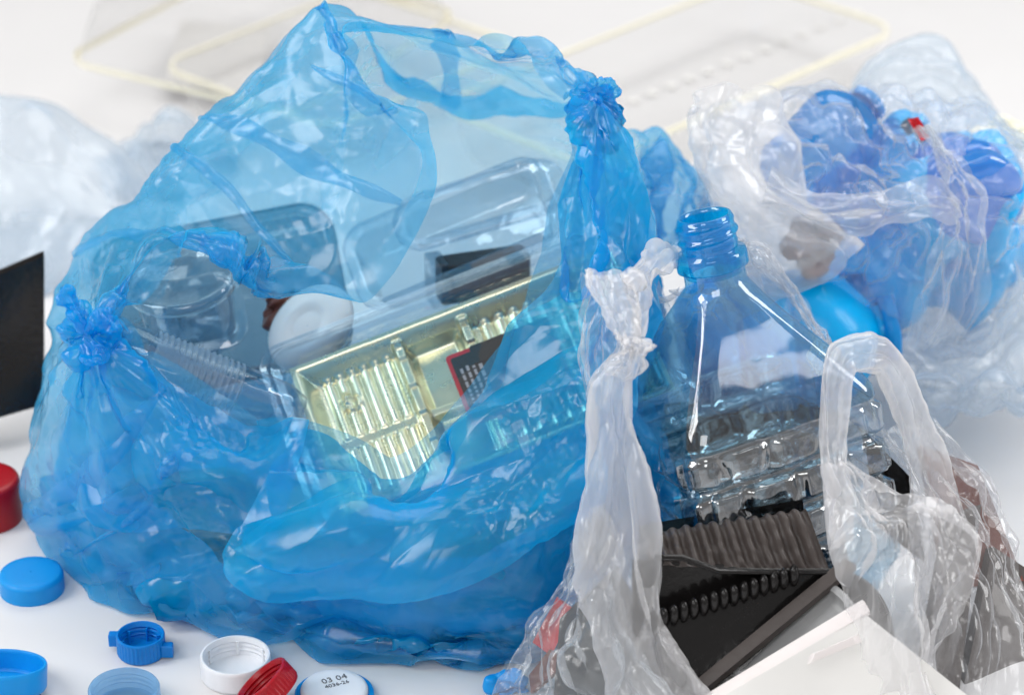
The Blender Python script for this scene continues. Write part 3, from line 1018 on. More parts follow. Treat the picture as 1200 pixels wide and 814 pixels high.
def gold_pack():
    TL, TR, BL = W(301, 412, .066), W(738, 244, .104), W(378, 642, -.024)
    q, w, h = frame(BL, BL + (TR - TL), TL)
    mid = BL + q @ Vector((w / 2, h / 2, 0))
    root = empty('biscuit_pack', 'clear clamshell pack with ribbed gold insert lying in the mouth of the blue bag', 'food pack', mid, q)
    # clear lid: outer flange, step, wall, inner lip
    loft('clear_shell', [(w, h, .012, -.003), (w, h, .012, .0), (w - .006, h - .006, .010, .0005), (w - .010, h - .010, .010, .0032),
                         (w - .018, h - .018, .010, .0040), (w - .022, h - .022, .009, .0010), (w - .026, h - .026, .009, -.004)], M_PACK_EDGE, root, close=False)
    loft('clear_shell', [(w - .012, h - .012, .010, .0042), (w - .020, h - .020, .009, .0075), (w - .030, h - .030, .008, .0080)], M_CLEAR, root, close=True)
    loft('shell_wall', [(w - .004, h - .004, .012, -.0035), (w - .012, h - .012, .012, -.018), (w - .016, h - .016, .012, -.034)], M_CLEAR, root, close=True)
    # gold insert as a relief
    gw, gh = w - .026, h - .026
    nx, ny = 420, 260
    X = np.linspace(-gw / 2, gw / 2, nx)[None, :] * np.ones((ny, 1))
    Y = np.linspace(-gh / 2, gh / 2, ny)[:, None] * np.ones((1, nx))
    U = X / gw + 0.5
    V = Y / gh + 0.5
    sm = lambda a, b, t: np.clip((t - a) / (b - a), 0, 1) ** 2 * (3 - 2 * np.clip((t - a) / (b - a), 0, 1))
    box = lambda a, b, t, e: sm(a - e, a + e, t) * (1 - sm(b - e, b + e, t))
    edge = np.minimum(np.minimum(X + gw / 2, gw / 2 - X), np.minimum(Y + gh / 2, gh / 2 - Y))
    Z = -.010 * sm(.0015, .011, edge)
    # two rows of stepped cells, in bays split by dividers
    bays = [(.07, .29), (.345, .485), (.55, .86), (.90, .98)]
    for r0, r1 in ((.50, .90), (.08, .44)):
        row = box(r0, r1, V, .012)
        for k, (a, b) in enumerate(bays):
            if k == 1:
                cell = box(a, b, U, .012)
                Z += -.006 * cell * row
            else:
                nb = 6 if k == 0 else (7 if k == 2 else 2)
                ph = np.clip((U - a) / (b - a), 0, 1) * nb
                fr = ph - np.floor(ph)
                saw = np.clip(np.sin(np.pi * fr), 0, 1) ** .55
                tilt = 0.9 * fr
                Z += row * box(a, b, U, .006) * (.0017 * saw * (1 + tilt) - .0016)
    # dividers with beads
    for c in (.317, .518, .88):
        bar = box(c - .016, c + .016, U, .006) * box(.06, .93, V, .02)
        bead = 0.5 + 0.5 * np.sign(np.sin(V * 2 * np.pi * 5.5 + c * 9))
        Z += bar * (.0045 + .0030 * bead)
    # raised arrow boss
    bx, by = .135, .71
    rr = np.sqrt(((U - bx) * gw) ** 2 + ((V - by) * gh) ** 2)
    Z += .0016 * np.exp(-((rr - .0034) / .0011) ** 2) + .0012 * np.exp(-(rr / .0014) ** 2)
    tail = np.exp(-(((U - bx + .012) * gw) / .0012) ** 2) * box(by, by + .075, V, .01)
    Z += .0015 * tail
    Z += .00025 * np.sin(U * 31 + 3 * V) * np.sin(V * 17 + 2)
    P = np.stack([X, Y, Z - .004], 2)
    film_obj('gold_insert', P, M_GOLD, root)
    # sticker with a red border
    lab = loft('sticker', [(.052, .040, .002, .0), (.052, .040, .002, .0004)], M_RED_LABEL, root)
    lab.location = (gw * .088, -gh * .03, -.0040)
    lb = loft('sticker_face', [(.0480, .0355, .001, .0), (.0480, .0355, .001, .0003)], M_BLACK_LABEL, lab)
    lb.location = (.0, 0.0, .0004)
    l2 = loft('sticker_top', [(.040, .010, .001, .0), (.040, .010, .001, .0003)], M_BLACK_LABEL, lab)
    l2.location = (.0062, .0152, .0008)
    # three columns of fine print
    v, f = [], []
    rng = random.Random(4)
    for c in range(4):
        y = -.015
        while y < .0105:
            ln = rng.uniform(.0012, .0034)
            x0 = -.0215 + c * .0030
            wdt = .0014 if c < 3 else .0018
            k = len(v)
            v += [(x0, y, 0), (x0 + wdt, y, 0), (x0 + wdt, y + ln, 0), (x0, y + ln, 0)]
            f.append((k, k + 1, k + 2, k + 3))
            y += ln + .0008
    pr = obj('fine_print', v, f, M_PRINT, lab)
    pr.location = (0, 0, .0009)
    return root


gold_pack()


def thing_mesh(name, P, mat, label, cat, wrap=False, group=None):
    o = film_obj(name, P, mat, wrap=wrap)
    return tag(o, label, cat, group)


def q_to(axis, roll=0.0):
    return Vector(axis).to_track_quat('Z', 'Y') @ Euler((0, 0, roll)).to_quaternion()


# oval white lid
root = empty('oval_lid', 'white oval plastic lid standing behind the gold pack', 'lid', W(364, 384, .088), q_to((-.25, -.75, .62), 0))
o = lathe('lid_face', [(.0003, .0056), (.0065, .0056), (.0085, .0054), (.0100, .0062), (.0150, .0058), (.0195, .0044), (.0222, .0020), (.0230, -.0010), (.0224, -.0016), (.0205, -.0005)], 96, M_CREAM, root, sx=1.0, sy=1.0)
o.scale = (.80, 1.05, 1)
o.rotation_euler = (0, 0, R(-34))

# smoky tub and what else shows in the mouth
root = empty('clear_tub', 'smoky clear round tub with lid standing at the left of the bag mouth', 'tub', W(228, 402, .085), Euler((R(8), R(-6), 0)))
lathe('tub_wall', [(.0003, .001), (.018, .001), (.021, .004), (.0225, .020), (.0238, .032), (.0245, .034)], 80, M_CLEAR_GREY, root)
lathe('tub_lid', [(.0245, .034), (.0262, .034), (.0262, .038), (.0250, .0395), (.0225, .0395), (.0215, .0375), (.0003, .0378)], 80, M_CLEAR, root)
tray('smoky_tray', 'dark smoky tray lying behind the smoky tub inside the blue bag', 'tray',
     (W(130, 476, .096), W(420, 420, .108), W(172, 272, .156)), .014, (M_SMOKE, M_SMOKE), r=.012)
tray('clear_box', 'crumpled clear box between the smoky tub and the white oval lid', 'tray',
     (W(190, 424, .064), W(296, 404, .072), W(190, 330, .088)), .030, (M_CLEAR_GREY, M_CLEAR), r=.006, lean=.2)


def crumpled(name, label, cat, c, size, mat, seed, squash=(1, 1, 1), group=None, amp=.35):
    nv, nu = 24, 40
    P = np.zeros((nv, nu, 3))
    a = np.linspace(0, 2 * np.pi, nu, endpoint=False)
    for i in range(nv):
        t = math.pi * (0.02 + 0.96 * i / (nv - 1))
        P[i, :, 0] = np.sin(t) * np.cos(a) * squash[0]
        P[i, :, 1] = np.sin(t) * np.sin(a) * squash[1]
        P[i, :, 2] = np.cos(t) * squash[2]
    P *= size
    P += np.array(c)
    P += normals(P, True) * (amp * size * vnoise(P, 1.4 / size, seed))[..., None]
    P = relax(P, 1.06, 1.05, 30, 0.04, 0.06, True, zmin=0.002)
    P = upsample(P, True)
    P = upsample(P, True)
    P = crease(P, True, .5, (.45 / size, .9 / size, 1.8 / size), seed)
    P[..., 2] = np.maximum(P[..., 2], .002)
    return thing_mesh(name, P, mat, label, cat, True, group)


crumpled('wrapper', 'crumpled brown wrapper tucked behind the white oval lid', 'wrapper', W(334, 362, .112), .010, M_BROWN, 3, (.8, .7, 1.2))

# ribbed clear bottle lying across
a, b = W(132, 402, .034), W(350, 488, .040)
root = empty('ribbed_bottle', 'clear bottle with fine white ribs lying across the mouth of the blue bag', 'bottle', a, q_to(b - a))
Lb = (b - a).length
lathe('bottle_wall', [(.0003, 0), (.009, 0), (.0125, .004), (.0128, .02), (.0128, Lb * .55), (.0132, Lb * .6), (.0132, Lb * .9), (.010, Lb), (.0003, Lb)], 64, M_CLEAR_GREY, root)
pr = []
for k in range(15):
    z0 = .018 + k * .0030
    pr += [(.0129, z0), (.0138, z0 + .0006), (.0138, z0 + .0012), (.0129, z0 + .0018)]
lathe('rib_band', pr, 64, M_FILM_PALE, root)

# clear packs against the far wall of the bag
tray('clear_pack', 'large clear pack leaning at the back of the blue bag mouth', 'food pack',
     (W(428, 372, .100), W(668, 272, .112), W(420, 262, .140)), .024, (M_CLEAR_GREY, M_PACK_EDGE), r=.008)
tray('clear_pack', 'clear lid showing under the back rim of the blue bag', 'food pack',
     (W(468, 300, .135), W(670, 240, .140), W(470, 232, .165)), .012, (M_CLEAR, M_PACK_EDGE), r=.010)
root = empty('black_box', 'small black box inside the clear packs at the back of the bag', 'box', W(566, 318, .132), Euler((0, 0, R(18))))
loft('box_body', [(.046, .014, .002, -.012), (.046, .014, .002, .008), (.044, .012, .002, .009)], M_DARK, root)
loft('box_end', [(.008, .016, .001, -.013), (.008, .016, .001, .0105), (.007, .015, .001, .011)], M_CLEAR_GREY, root).location = (-.024, 0, 0)
# darker rubbish that shows through the front of the bag
tray('dark_tray', 'dark tray showing through the lower left of the blue bag', 'tray',
     (W(130, 655, .018), W(300, 640, -.002), W(130, 560, .045)), .02, (M_DARK, M_BLACK), r=.012)
tray('dark_tray', 'dark tray showing low through the right of the blue bag', 'tray',
     (W(500, 735, -.040), W(690, 650, -.018), W(500, 650, -.010)), .016, (M_DARK, M_BLACK), r=.010)
L_ = thing_mesh('blue_bag', PL, M_LINER, 'second deep blue bag stuffed inside the bottom of the large blue bag', 'plastic bag')
crumpled('grey_pot', 'grey pot showing through the middle of the blue bag', 'pot', W(365, 650, .045), .032, M_GREY_LID, 14, (1.2, .7, .7))
# ------------------------------------------------------------------ front: clear carrier bag with a bottle and trays


def tube(sections, nu, nv, periodic_depth=0.4, nrm=None):
    """closed film tube: each section is (left, right, depth factor); flattened across the view"""
    Ls = np.array([list(W(*a)) for a, b, d in sections])
    Rs = np.array([list(W(*b)) for a, b, d in sections])
    D = np.array([[d] for a, b, d in sections])
    L_, R_, D_ = cr(Ls, nv), cr(Rs, nv), cr(D, nv)
    C = (L_ + R_) / 2
    A = (R_ - L_) / 2
    T = np.gradient(C, axis=0)
    N = np.cross(A, T)
    N /= np.linalg.norm(N, axis=1, keepdims=True) + 1e-9
    a = np.linspace(0, 2 * np.pi, nu, endpoint=False)
    wid = np.linalg.norm(A, axis=1)
    P = C[:, None] + A[:, None] * np.cos(a)[None, :, None] + (N * wid[:, None] * D_)[:, None] * np.sin(a)[None, :, None]
    return P


def strip(sections, nu, nv, bulge=0.0):
    """open sheet of film between a left and a right edge"""
    Ls = np.array([list(W(*s[0])) for s in sections])
    Rs = np.array([list(W(*s[1])) for s in sections])
    L_, R_ = cr(Ls, nv), cr(Rs, nv)
    t = np.linspace(0, 1, nu)[None, :, None]
    P = L_[:, None] * (1 - t) + R_[:, None] * t
    N = normals(P, False)
    N = np.where((N[..., 1] > 0)[..., None], -N, N)
    b = np.array([[s[2] if len(s) > 2 else bulge] for s in sections])
    b = cr(b, nv)[:, None]
    return P + N * b * np.sin(np.pi * t)


def crinkle(P, wrap, eu, ev, fu, fv, amp, seed, fine=.0005, lev=2, bend=.05, goal=.045, cs=.20, cf=(15, 34, 75), cst=None):
    nv, nu = P.shape[:2]
    P = P + normals(P, wrap) * (amp * (0.5 - 2.2 * np.abs(pnoise(nv, nu, fv, fu, seed, wrap))))[..., None]
    P = relax(P, eu, ev, 36, goal, bend, wrap)
    for k in range(lev):
        P = upsample(P, wrap)
        nv, nu = P.shape[:2]
        P = P + normals(P, wrap) * (fine * .5 / (1 + k) * pnoise(nv, nu, fv * 2 * (k + 1), fu * 1.6 * (k + 1), seed + 3, wrap))[..., None]
        P = relax(P, 1 + (eu - 1) * .3 / (k + 1), 1 + (ev - 1) * .3 / (k + 1), 16, goal, bend * .8, wrap)
    return crease(P, wrap, cs, cf, seed, None, cst)


cb = empty('carrier_bag', 'clear white carrier bag with two handles standing open at the front right', 'carrier bag', (.10, -.06, 0))
# left handle, pinched into a knot halfway
hl = tube([((683, 320, -.046), (736, 318, -.044), .16), ((688, 340, -.054), (752, 336, -.050), .16), ((712, 375, -.064), (758, 374, -.062), .4), ((722, 402, -.070), (750, 402, -.070), .7),
           ((704, 430, -.072), (744, 440, -.072), .45), ((688, 465, -.074), (742, 490, -.074), .2), ((694, 520, -.080), (752, 545, -.080), .16), ((686, 590, -.088), (764, 610, -.088), .12),
           ((683, 660, -.098), (770, 680, -.098), .10), ((694, 740, -.110), (792, 750, -.110), .09), ((716, 830, -.124), (850, 826, -.124), .08), ((730, 900, -.136), (900, 880, -.136), .08)], 48, 90)
hl = crinkle(hl, True, 1.05, 1.01, 7, 1.6, .0026, 21, .0003, bend=.08, cs=.26, cf=(20, 60, 160), cst=(2.2, 1, .22))
into(film_obj('handle', hl, M_FILM_MILKY, wrap=True), cb)
fl = strip([((683, 322, -.040), (742, 330, -.036), .004), ((680, 380, -.040), (735, 392, -.050), .004), ((684, 450, -.045), (728, 440, -.060), .003), ((690, 505, -.052), (716, 470, -.064), .002)], 30, 40)
into(film_obj('handle_flap', crinkle(fl, False, 1.06, 1.04, 6, 3, .003, 22), M_FILM), cb)
kn = tube([((716, 398, -.072), (752, 392, -.072), .7), ((728, 408, -.074), (768, 404, -.076), .6), ((730, 420, -.076), (756, 414, -.076), .7), ((712, 432, -.074), (744, 430, -.074), .7)], 30, 24)
into(film_obj('handle_knot', crinkle(kn, True, 1.35, 1.1, 12, 4, .0016, 23, .0004), M_FILM_MILKY, wrap=True), cb)
hs = tube([((736, 396, -.066), (756, 398, -.066), .4), ((738, 360, -.056), (762, 366, -.056), .35), ((736, 322, -.040), (766, 334, -.038), .3), ((752, 298, -.014), (784, 316, -.012), .3), ((786, 288, .022), (800, 304, .022), .3), ((830, 284, .044), (832, 296, .044), .3), ((862, 278, .048), (862, 290, .048), .3)], 30, 50)
into(film_obj('handle_strand', crinkle(hs, True, 1.05, 1.01, 6, 2, .0016, 25, .0003), M_FILM_MILKY, wrap=True), cb)
# right handle: an arch
hr = tube([((970, 640, -.086), (1000, 632, -.086), .4), ((964, 560, -.076), (992, 552, -.076), .5), ((960, 510, -.066), (990, 505, -.066), .55), ((962, 460, -.062), (992, 460, -.062), .5),
           ((964, 425, -.058), (998, 440, -.058), .45), ((975, 400, -.054), (1008, 432, -.054), .4), ((1010, 396, -.048), (1022, 432, -.050), .4), ((1040, 402, -.042), (1032, 436, -.046), .4),
           ((1066, 436, -.036), (1046, 470, -.040), .35), ((1090, 490, -.032), (1056, 505, -.036), .32), ((1112, 540, -.030), (1064, 560, -.036), .3), ((1140, 620, -.034), (1066, 640, -.044), .25),
           ((1180, 760, -.046), (1080, 780, -.060), .2)], 44, 100)
hr = crinkle(hr, True, 1.05, 1.01, 6, 2.0, .0022, 31, .0003, bend=.08, cs=.24, cf=(20, 60, 160), cst=(2.2, 1, .3))
into(film_obj('handle', hr, M_FILM_MILKY, wrap=True), cb)
# front panel that hangs from the right handle
fp = strip([((964, 545, -.082), (996, 540, -.078), .001), ((970, 590, -.092), (1056, 580, -.080), .003), ((978, 640, -.102), (1140, 622, -.086), .006), ((986, 690, -.112), (1140, 685, -.098), .008),
            ((1004, 740, -.120), (1126, 735, -.108), .008), ((1012, 800, -.128), (1112, 795, -.120), .008), ((1016, 880, -.140), (1112, 875, -.132), .006)], 60, 80)
fp = crinkle(fp, False, 1.015, 1.008, 5, 3, .0050, 33, .0006, bend=.05, cs=.32, cf=(18, 50, 120), cst=(1.7, 1, .4))
into(film_obj('front_panel', fp, M_FILM_MILKY), cb)
# walls
wl = strip([((692, 606, -.084), (704, 590, -.086), .0), ((655, 680, -.092), (720, 660, -.096), .003), ((612, 745, -.102), (740, 740, -.112), .006), ((580, 800, -.110), (780, 800, -.124), .006), ((560, 880, -.126), (830, 880, -.138), .006)], 60, 80)
wl = crinkle(wl, False, 1.02, 1.012, 8, 4, .0045, 35, .0010)
into(film_obj('bag_wall', wl, M_FILM_SOFT), cb)
wl2 = strip([((700, 640, -.074), (712, 620, -.076), .0), ((664, 690, -.078), (726, 670, -.080), .003), ((616, 752, -.080), (744, 745, -.088), .004), ((584, 800, -.088), (780, 800, -.098), .004), ((566, 880, -.108), (830, 880, -.118), .004)], 50, 60)
into(film_obj('bag_wall', crinkle(wl2, False, 1.015, 1.01, 6, 5, .003, 45, .0008), M_FILM_SOFT), cb)
wr = strip([((1030, 505, -.020), (1098, 500, .004), .004), ((1070, 580, -.050), (1172, 588, -.022), .006), ((1090, 660, -.080), (1206, 690, -.052), .008), ((1090, 740, -.106), (1236, 780, -.086), .008), ((1080, 850, -.130), (1270, 890, -.132), .006)], 60, 80)
wr = crinkle(wr, False, 1.025, 1.02, 8, 4, .006, 37, .0010)
into(film_obj('bag_wall', wr, M_FILM), cb)
# back wall rising behind the bottle
bw = strip([((752, 330, .040), (866, 284, .050), .004), ((748, 360, .058), (916, 326, .060), .008), ((744, 400, .074), (952, 372, .070), .008), ((742, 460, .086), (984, 430, .078), .008), ((742, 520, .094), (1040, 500, .086), .006), ((740, 560, .096), (1100, 550, .090), .004)], 70, 70)
bw = crinkle(bw, False, 1.02, 1.02, 6, 4, .005, 39, .0010)
into(film_obj('bag_wall', bw, M_FILM), cb)
# gathered edge of the back wall
be = tube([((862, 276, .046), (874, 288, .046), .5), ((900, 306, .044), (914, 322, .044), .5), ((938, 352, .036), (952, 378, .034), .5), ((952, 388, .022), (976, 412, .020), .5), ((954, 420, -.010), (986, 440, -.012), .5)], 26, 50)
into(film_obj('bag_hem', crinkle(be, True, 1.3, 1.02, 12, 4, .001, 41, .0004), M_FILM, wrap=True), cb)


def bottle():
    top, base = W(825, 252, .012), W(906, 702, -.020)
    ax = top - base
    Lb = ax.length
    q = ax.to_track_quat('Z', 'Y')
    # turn so that one shoulder edge comes to the front left
    root = empty('water_bottle', 'clear square water bottle with blue neck and embossed bands standing in the carrier bag', 'bottle', base, q)
    tw = R(-23)
    a = .0485
    rings = [(.0, .034, .014), (.006, .042, .014), (.014, .0450, .013), (.020, a, .012)]
    for k in range(60):
        rings.append((.022 + k * (.074 / 59), a, .011))
    rings += [(.100, a * .99, .011), (.106, a * .93, .011), (.112, a * .85, .0105), (.124, a * .665, .0095), (.136, a * .485, .009), (.144, a * .38, .0095), (.149, a * .33, .012), (.153, .0140, .0138), (.160, .0138, .0137)]
    rings = [(z * Lb / .184, h, r) for z, h, r in rings]
    K, NN = 9, 28
    v = []
    rows, cols = 4, 4
    m = 0
    z0, z1 = .022 * Lb / .184, .096 * Lb / .184
    for z, h, r in rings:
        pts = rrect(2 * h, 2 * h, r, K, NN)
        m = len(pts)
        for j, (x, y) in enumerate(pts):
            d = 0.0
            if z0 <= z <= z1:
                ang = (j / m * 4 + .12) % 1.0
                t = (z - z0) / (z1 - z0) * rows
                t += .16 * mnoise.noise(Vector((x * 30, y * 30, 3.0)))
                t = min(max(t, 0), rows - .001)
                ang += .05 * mnoise.noise(Vector((x * 45, y * 45, z * 60)))
                fr, fc = t % 1.0, (ang * cols + 0.5 * (int(t) % 2)) % 1.0
                fz = min(1, min(fr, 1 - fr) / .22)
                fx = min(1, min(fc, 1 - fc) / .17)
                sm = lambda q_: q_ * q_ * (3 - 2 * q_)
                d = .0058 * sm(fz) * (0.3 + .7 * sm(fx)) - .0036
                d += .0006 * mnoise.noise(Vector((x * 160, y * 160, z * 160)))
                d *= min(1, (z - z0) / .004, (z1 - z) / .004)
            d += (.0007 if z <= z1 else .00022) * mnoise.noise(Vector((x * 24 + 5, y * 24, z * 26)))
            n = math.hypot(x, y)
            x, y = x * (1 + d / n), y * (1 + d / n)
            v.append((x * math.cos(tw) - y * math.sin(tw), x * math.sin(tw) + y * math.cos(tw), z))
    f = grid_faces(len(rings), m, True)
    nb = [i for i, rg in enumerate(rings) if z0 - 1e-6 <= rg[0] <= z1 + 1e-6]
    lo, hi = nb[0] * m, nb[-1] * m
    fb = [q_ for q_ in f if lo <= min(q_) and max(q_) < hi + m]
    fo = [q_ for q_ in f if not (lo <= min(q_) and max(q_) < hi + m)]

    def pick(name, ff, mat):
        idx = sorted({i for q_ in ff for i in q_})
        mp = {i: k for k, i in enumerate(idx)}
        return obj(name, [v[i] for i in idx], [tuple(mp[i] for i in q_) for q_ in ff], mat, root)
    pick('embossed_band', fb, M_BOTTLE_BAND)
    pick('bottle_wall', fo, M_BOTTLE)
    # blue neck with thread and collar
    zb = .157 * Lb / .184
    hN = Lb - zb
    seg, n = 120, 46
    vv = []
    for i in range(n):
        t = i / (n - 1)
        z = zb + hN * t
        for k in range(seg):
            th = 2 * math.pi * k / seg
            r = .0138
            if t < .10:
                r = .0128
            elif t < .38:
                r = .0162 if t > .13 else .0150
                if t > .35:
                    r = .0158
            elif t < .46:
                r = .0126
            else:
                r = .0127
                tt = (t - .50) / .42
                if 0 < tt < 1:
                    u = (tt * 1.7 - th / (2 * math.pi)) % 1.0
                    r += .0014 * math.exp(-((u - .5) / .16) ** 2)
                if t > .93:
                    r = .0128 - .0010 * (t - .93) / .07
            vv.append((r * math.cos(th), r * math.sin(th), z))
    for i in range(12):
        t = 1 - i / 11
        for k in range(seg):
            th = 2 * math.pi * k / seg
            vv.append((.0108 * math.cos(th), .0108 * math.sin(th), zb + hN * (.02 + .975 * t)))
    obj('neck', vv, grid_faces(n + 12, seg, True), M_NECK, root)
    return root


bottle()


def corrugated(name, label, cat, TL, TR, BR, BL, ribs, amp, mat, lip=.006, thick=.0010):
    """ribbed tray wall with a bent lip along its top and a rolled edge below"""
    nu, nv = ribs * 12 + 1, 26
    P = np.zeros((nv, nu, 3))
    n = np.array(list((TR - TL).cross(BL - TL).normalized()))
    if n[1] > 0:
        n = -n
    for i in range(nv):
        t = i / (nv - 1)
        for j in range(nu):
            s = j / (nu - 1)
            p = np.array(list(TL * (1 - s) * (1 - t) + TR * s * (1 - t) + BL * (1 - s) * t + BR * s * t))
            w = math.sin(s * ribs * 2 * math.pi)
            w = math.copysign(abs(w) ** .6, w)
            fade = min(1, (1 - t) / .1)
            top = math.exp(-t / .06)
            p += n * (amp * w * fade + .0004 * mnoise.noise(Vector((s * 14, t * 5, 1))) * 4 - .006 * top)
            P[i, j] = p
    root = empty(name, label, cat, (TL + TR + BL + BR) / 4)
    into(film_obj('ribbed_wall', P, mat), root)
    return root, n


A_, B_, C_, D_ = W(750, 618, -.074), W(942, 588, -.066), W(972, 668, -.080), W(760, 662, -.092)
br, nrm = corrugated('black_tray', 'dark ribbed tray lying upturned across the front of the water bottle', 'tray', A_, B_, C_, D_, 12, .0014, M_BLACK_MATTE)
v = [W(768, 653, -.094), W(800, 653, -.096), W(842, 668, -.093), W(900, 669, -.088), W(974, 669, -.081)]
lipv = []
for p in v:
    lipv += [p + Vector((0, .001, .0010)), p + Vector((0, -.0020, .0006)), p + Vector((0, -.0022, -.0004)), p + Vector((0, .004, -.0012))]
into(obj('rim', lipv, grid_faces(5, 4), M_BLACK), br)
fl_ = [A_ + Vector((0, .004, -.001)), B_ + Vector((0, .004, -.001)), B_ + Vector((.004, .020, -.030)), A_ + Vector((0, .020, -.030))]
into(obj('tray_base', fl_, [(0, 1, 2, 3)], M_BLACK), br)

bt = slab('black_tray', 'glossy black tray with beaded wall and grey flange lying below the dark ribbed tray', 'tray',
          (W(742, 656, -.092), W(986, 668, -.078), W(836, 818, -.112), W(742, 836, -.118)), .002, M_BLACK)
e0, e1 = W(988, 658, -.078), W(808, 806, -.114)
wv = Vector((.0052, -.0026, -.0006))
hv = Vector((0, -.0012, .0026))
fv_ = []
for k in range(9):
    p = e0.lerp(e1, k / 8)
    fv_ += [p - hv * .5, p + hv, p + hv + wv * .25, p + hv * .55 + wv, p - hv + wv * 1.1]
into(sharp(obj('flange', fv_, grid_faces(9, 5), M_BLACK_MATTE), 30), bt)
# beads along its far inner wall
bd = []
a0, a1 = W(766, 728, -.105), W(930, 674, -.087)
for k in range(15):
    p = a0.lerp(a1, k / 14)
    rg = .0034
    vs, fs = [], []
    for i in range(9):
        for j in range(12):
            th, ph = math.pi * i / 8, 2 * math.pi * j / 12
            vs.append((p.x + rg * math.sin(th) * math.cos(ph) * .75, p.y + rg * math.sin(th) * math.sin(ph), p.z + rg * 1.6 * math.cos(th)))
    o = obj('bead', vs, grid_faces(9, 12, True), M_BLACK)
    into(o, bt)

# grey see-through lid
p = W(932, 752, -.098)
root = empty('round_cover', 'translucent grey round lid half hidden behind the white tray', 'lid', p, q_to((-.30, -.55, .78)))
lathe('lid_face', [(.0003, .0), (.022, .0002), (.0248, .0), (.0262, .0016), (.0270, .0040)], 90, M_GREY_LID, root)
lathe('lid_rim', [(.0270, .0040), (.0292, .0044), (.0304, .0030), (.0306, -.0030), (.0298, -.0042)], 90, M_GREY_LID, root)
root = empty('grey_pot', 'grey tub with ringed wall lying behind the round grey lid', 'tub', W(966, 742, -.084), q_to((-.30, -.55, .78)))
lathe('tub_wall', [(.0290, .003), (.0300, .002), (.0300, -.004), (.0285, -.006), (.0290, -.012), (.0275, -.014), (.0265, -.028), (.0003, -.030)], 90, M_DARK, root)

# white tray at the bottom edge
ub = slab('black_tray', 'black tray lying under and behind the embossed bands of the water bottle', 'tray',
          (W(738, 478, .088), W(968, 462, .092), W(968, 575, .078), W(738, 590, .062)), .006, M_BLACK, (0, 1, 3))
into(obj('tray_floor', [G(736, 580, .0045), G(978, 566, .0045), G(1000, 690, .0045), G(742, 705, .0045)], [(0, 3, 2, 1)], M_BLACK), ub)
slab('black_tray', 'black tray corner poking up between the bottle and the right handle', 'tray',
     (W(1020, 512, -.010), W(1068, 560, -.006), W(1085, 660, -.012), W(1034, 620, -.016)), .006, M_BLACK, (0, 1, 3))
slab('black_tray', 'long black tray standing behind the film at the right wall of the carrier bag', 'tray',
     (W(1112, 606, -.036), W(1150, 590, -.024), W(1122, 830, -.110), W(1074, 825, -.114)), .006, M_BLACK_MATTE, (0, 1, 3))
slab('brown_tray', 'dark brown tray showing through the film at the upper right of the carrier bag', 'tray',
     (W(1080, 522, -.014), W(1146, 545, -.008), W(1200, 680, -.040), W(1112, 690, -.056)), .004, M_BROWN)
slab('black_tray', 'black tray at the right edge of the picture inside the carrier bag film', 'tray',
     (W(1164, 640, -.038), W(1240, 690, -.032), W(1230, 830, -.096), W(1124, 830, -.100)), .005, M_BLACK_MATTE)
wt = slab('white_tray', 'white plastic tray with cream rim standing at the bottom edge in the carrier bag', 'tray',
          (W(842, 818, -.128), W(1014, 719, -.110), W(1160, 835, -.136), W(880, 960, -.160)), .003, M_WHITE)
e0, e1 = W(826, 820, -.124), W(1013, 707, -.106)
up = Vector((.1, -.35, .93)).normalized()
ac = (e1 - e0).normalized().cross(up).normalized()
if ac.y > 0:
    ac = -ac
fv_ = []
for k in range(13):
    p = e0.lerp(e1, k / 12)
    fv_ += [p - up * .003 - ac * .002, p + up * .0006 - ac * .002, p + up * .0012, p + up * .0006 + ac * .0045, p - up * .0012 + ac * .0052, p - up * .0026 + ac * .0044, p - up * .0030 + ac * .002]
into(sharp(obj('rim', fv_, grid_faces(13, 7), M_CREAM), 45), wt)
sl = [W(946, 778, -.1335), W(950, 766, -.1325), W(1006, 742, -.1265), W(1010, 752, -.1275)]
nn = Vector((-.2, -.8, .5)).normalized() * .002
into(sharp(obj('grip', [p + nn * .4 for p in sl] + [p * .8 + (sum(sl, Vector()) / 4) * .2 + nn * 1.6 for p in sl], [(4, 5, 6, 7), (0, 1, 5, 4), (1, 2, 6, 5), (2, 3, 7, 6), (3, 0, 4, 7)], M_CREAM), 30), wt)
slab('dark_tray', 'dark glossy tray behind the film at the left of the carrier bag', 'tray',
     (W(656, 724, -.090), W(722, 664, -.080), W(800, 800, -.106), W(646, 850, -.118)), .005, M_DARK, (0, 1, 3))
slab('red_wrapper', 'red wrapper showing through the left wall of the carrier bag', 'wrapper',
     (W(624, 752, -.090), W(652, 700, -.086), W(672, 714, -.088), W(646, 768, -.093)), .002, M_RED)
slab('brown_wrapper', 'pale brown wrapper under the red wrapper in the carrier bag', 'wrapper',
     (W(620, 790, -.096), W(644, 760, -.094), W(664, 776, -.100), W(622, 812, -.103)), .002, M_BROWN)
crumpled('blue_wrapper', 'small blue wrapper at the bottom left corner of the carrier bag', 'wrapper', W(596, 806, -.098), .008, M_CAP_BLUE, 7, (.9, .3, 1.3))
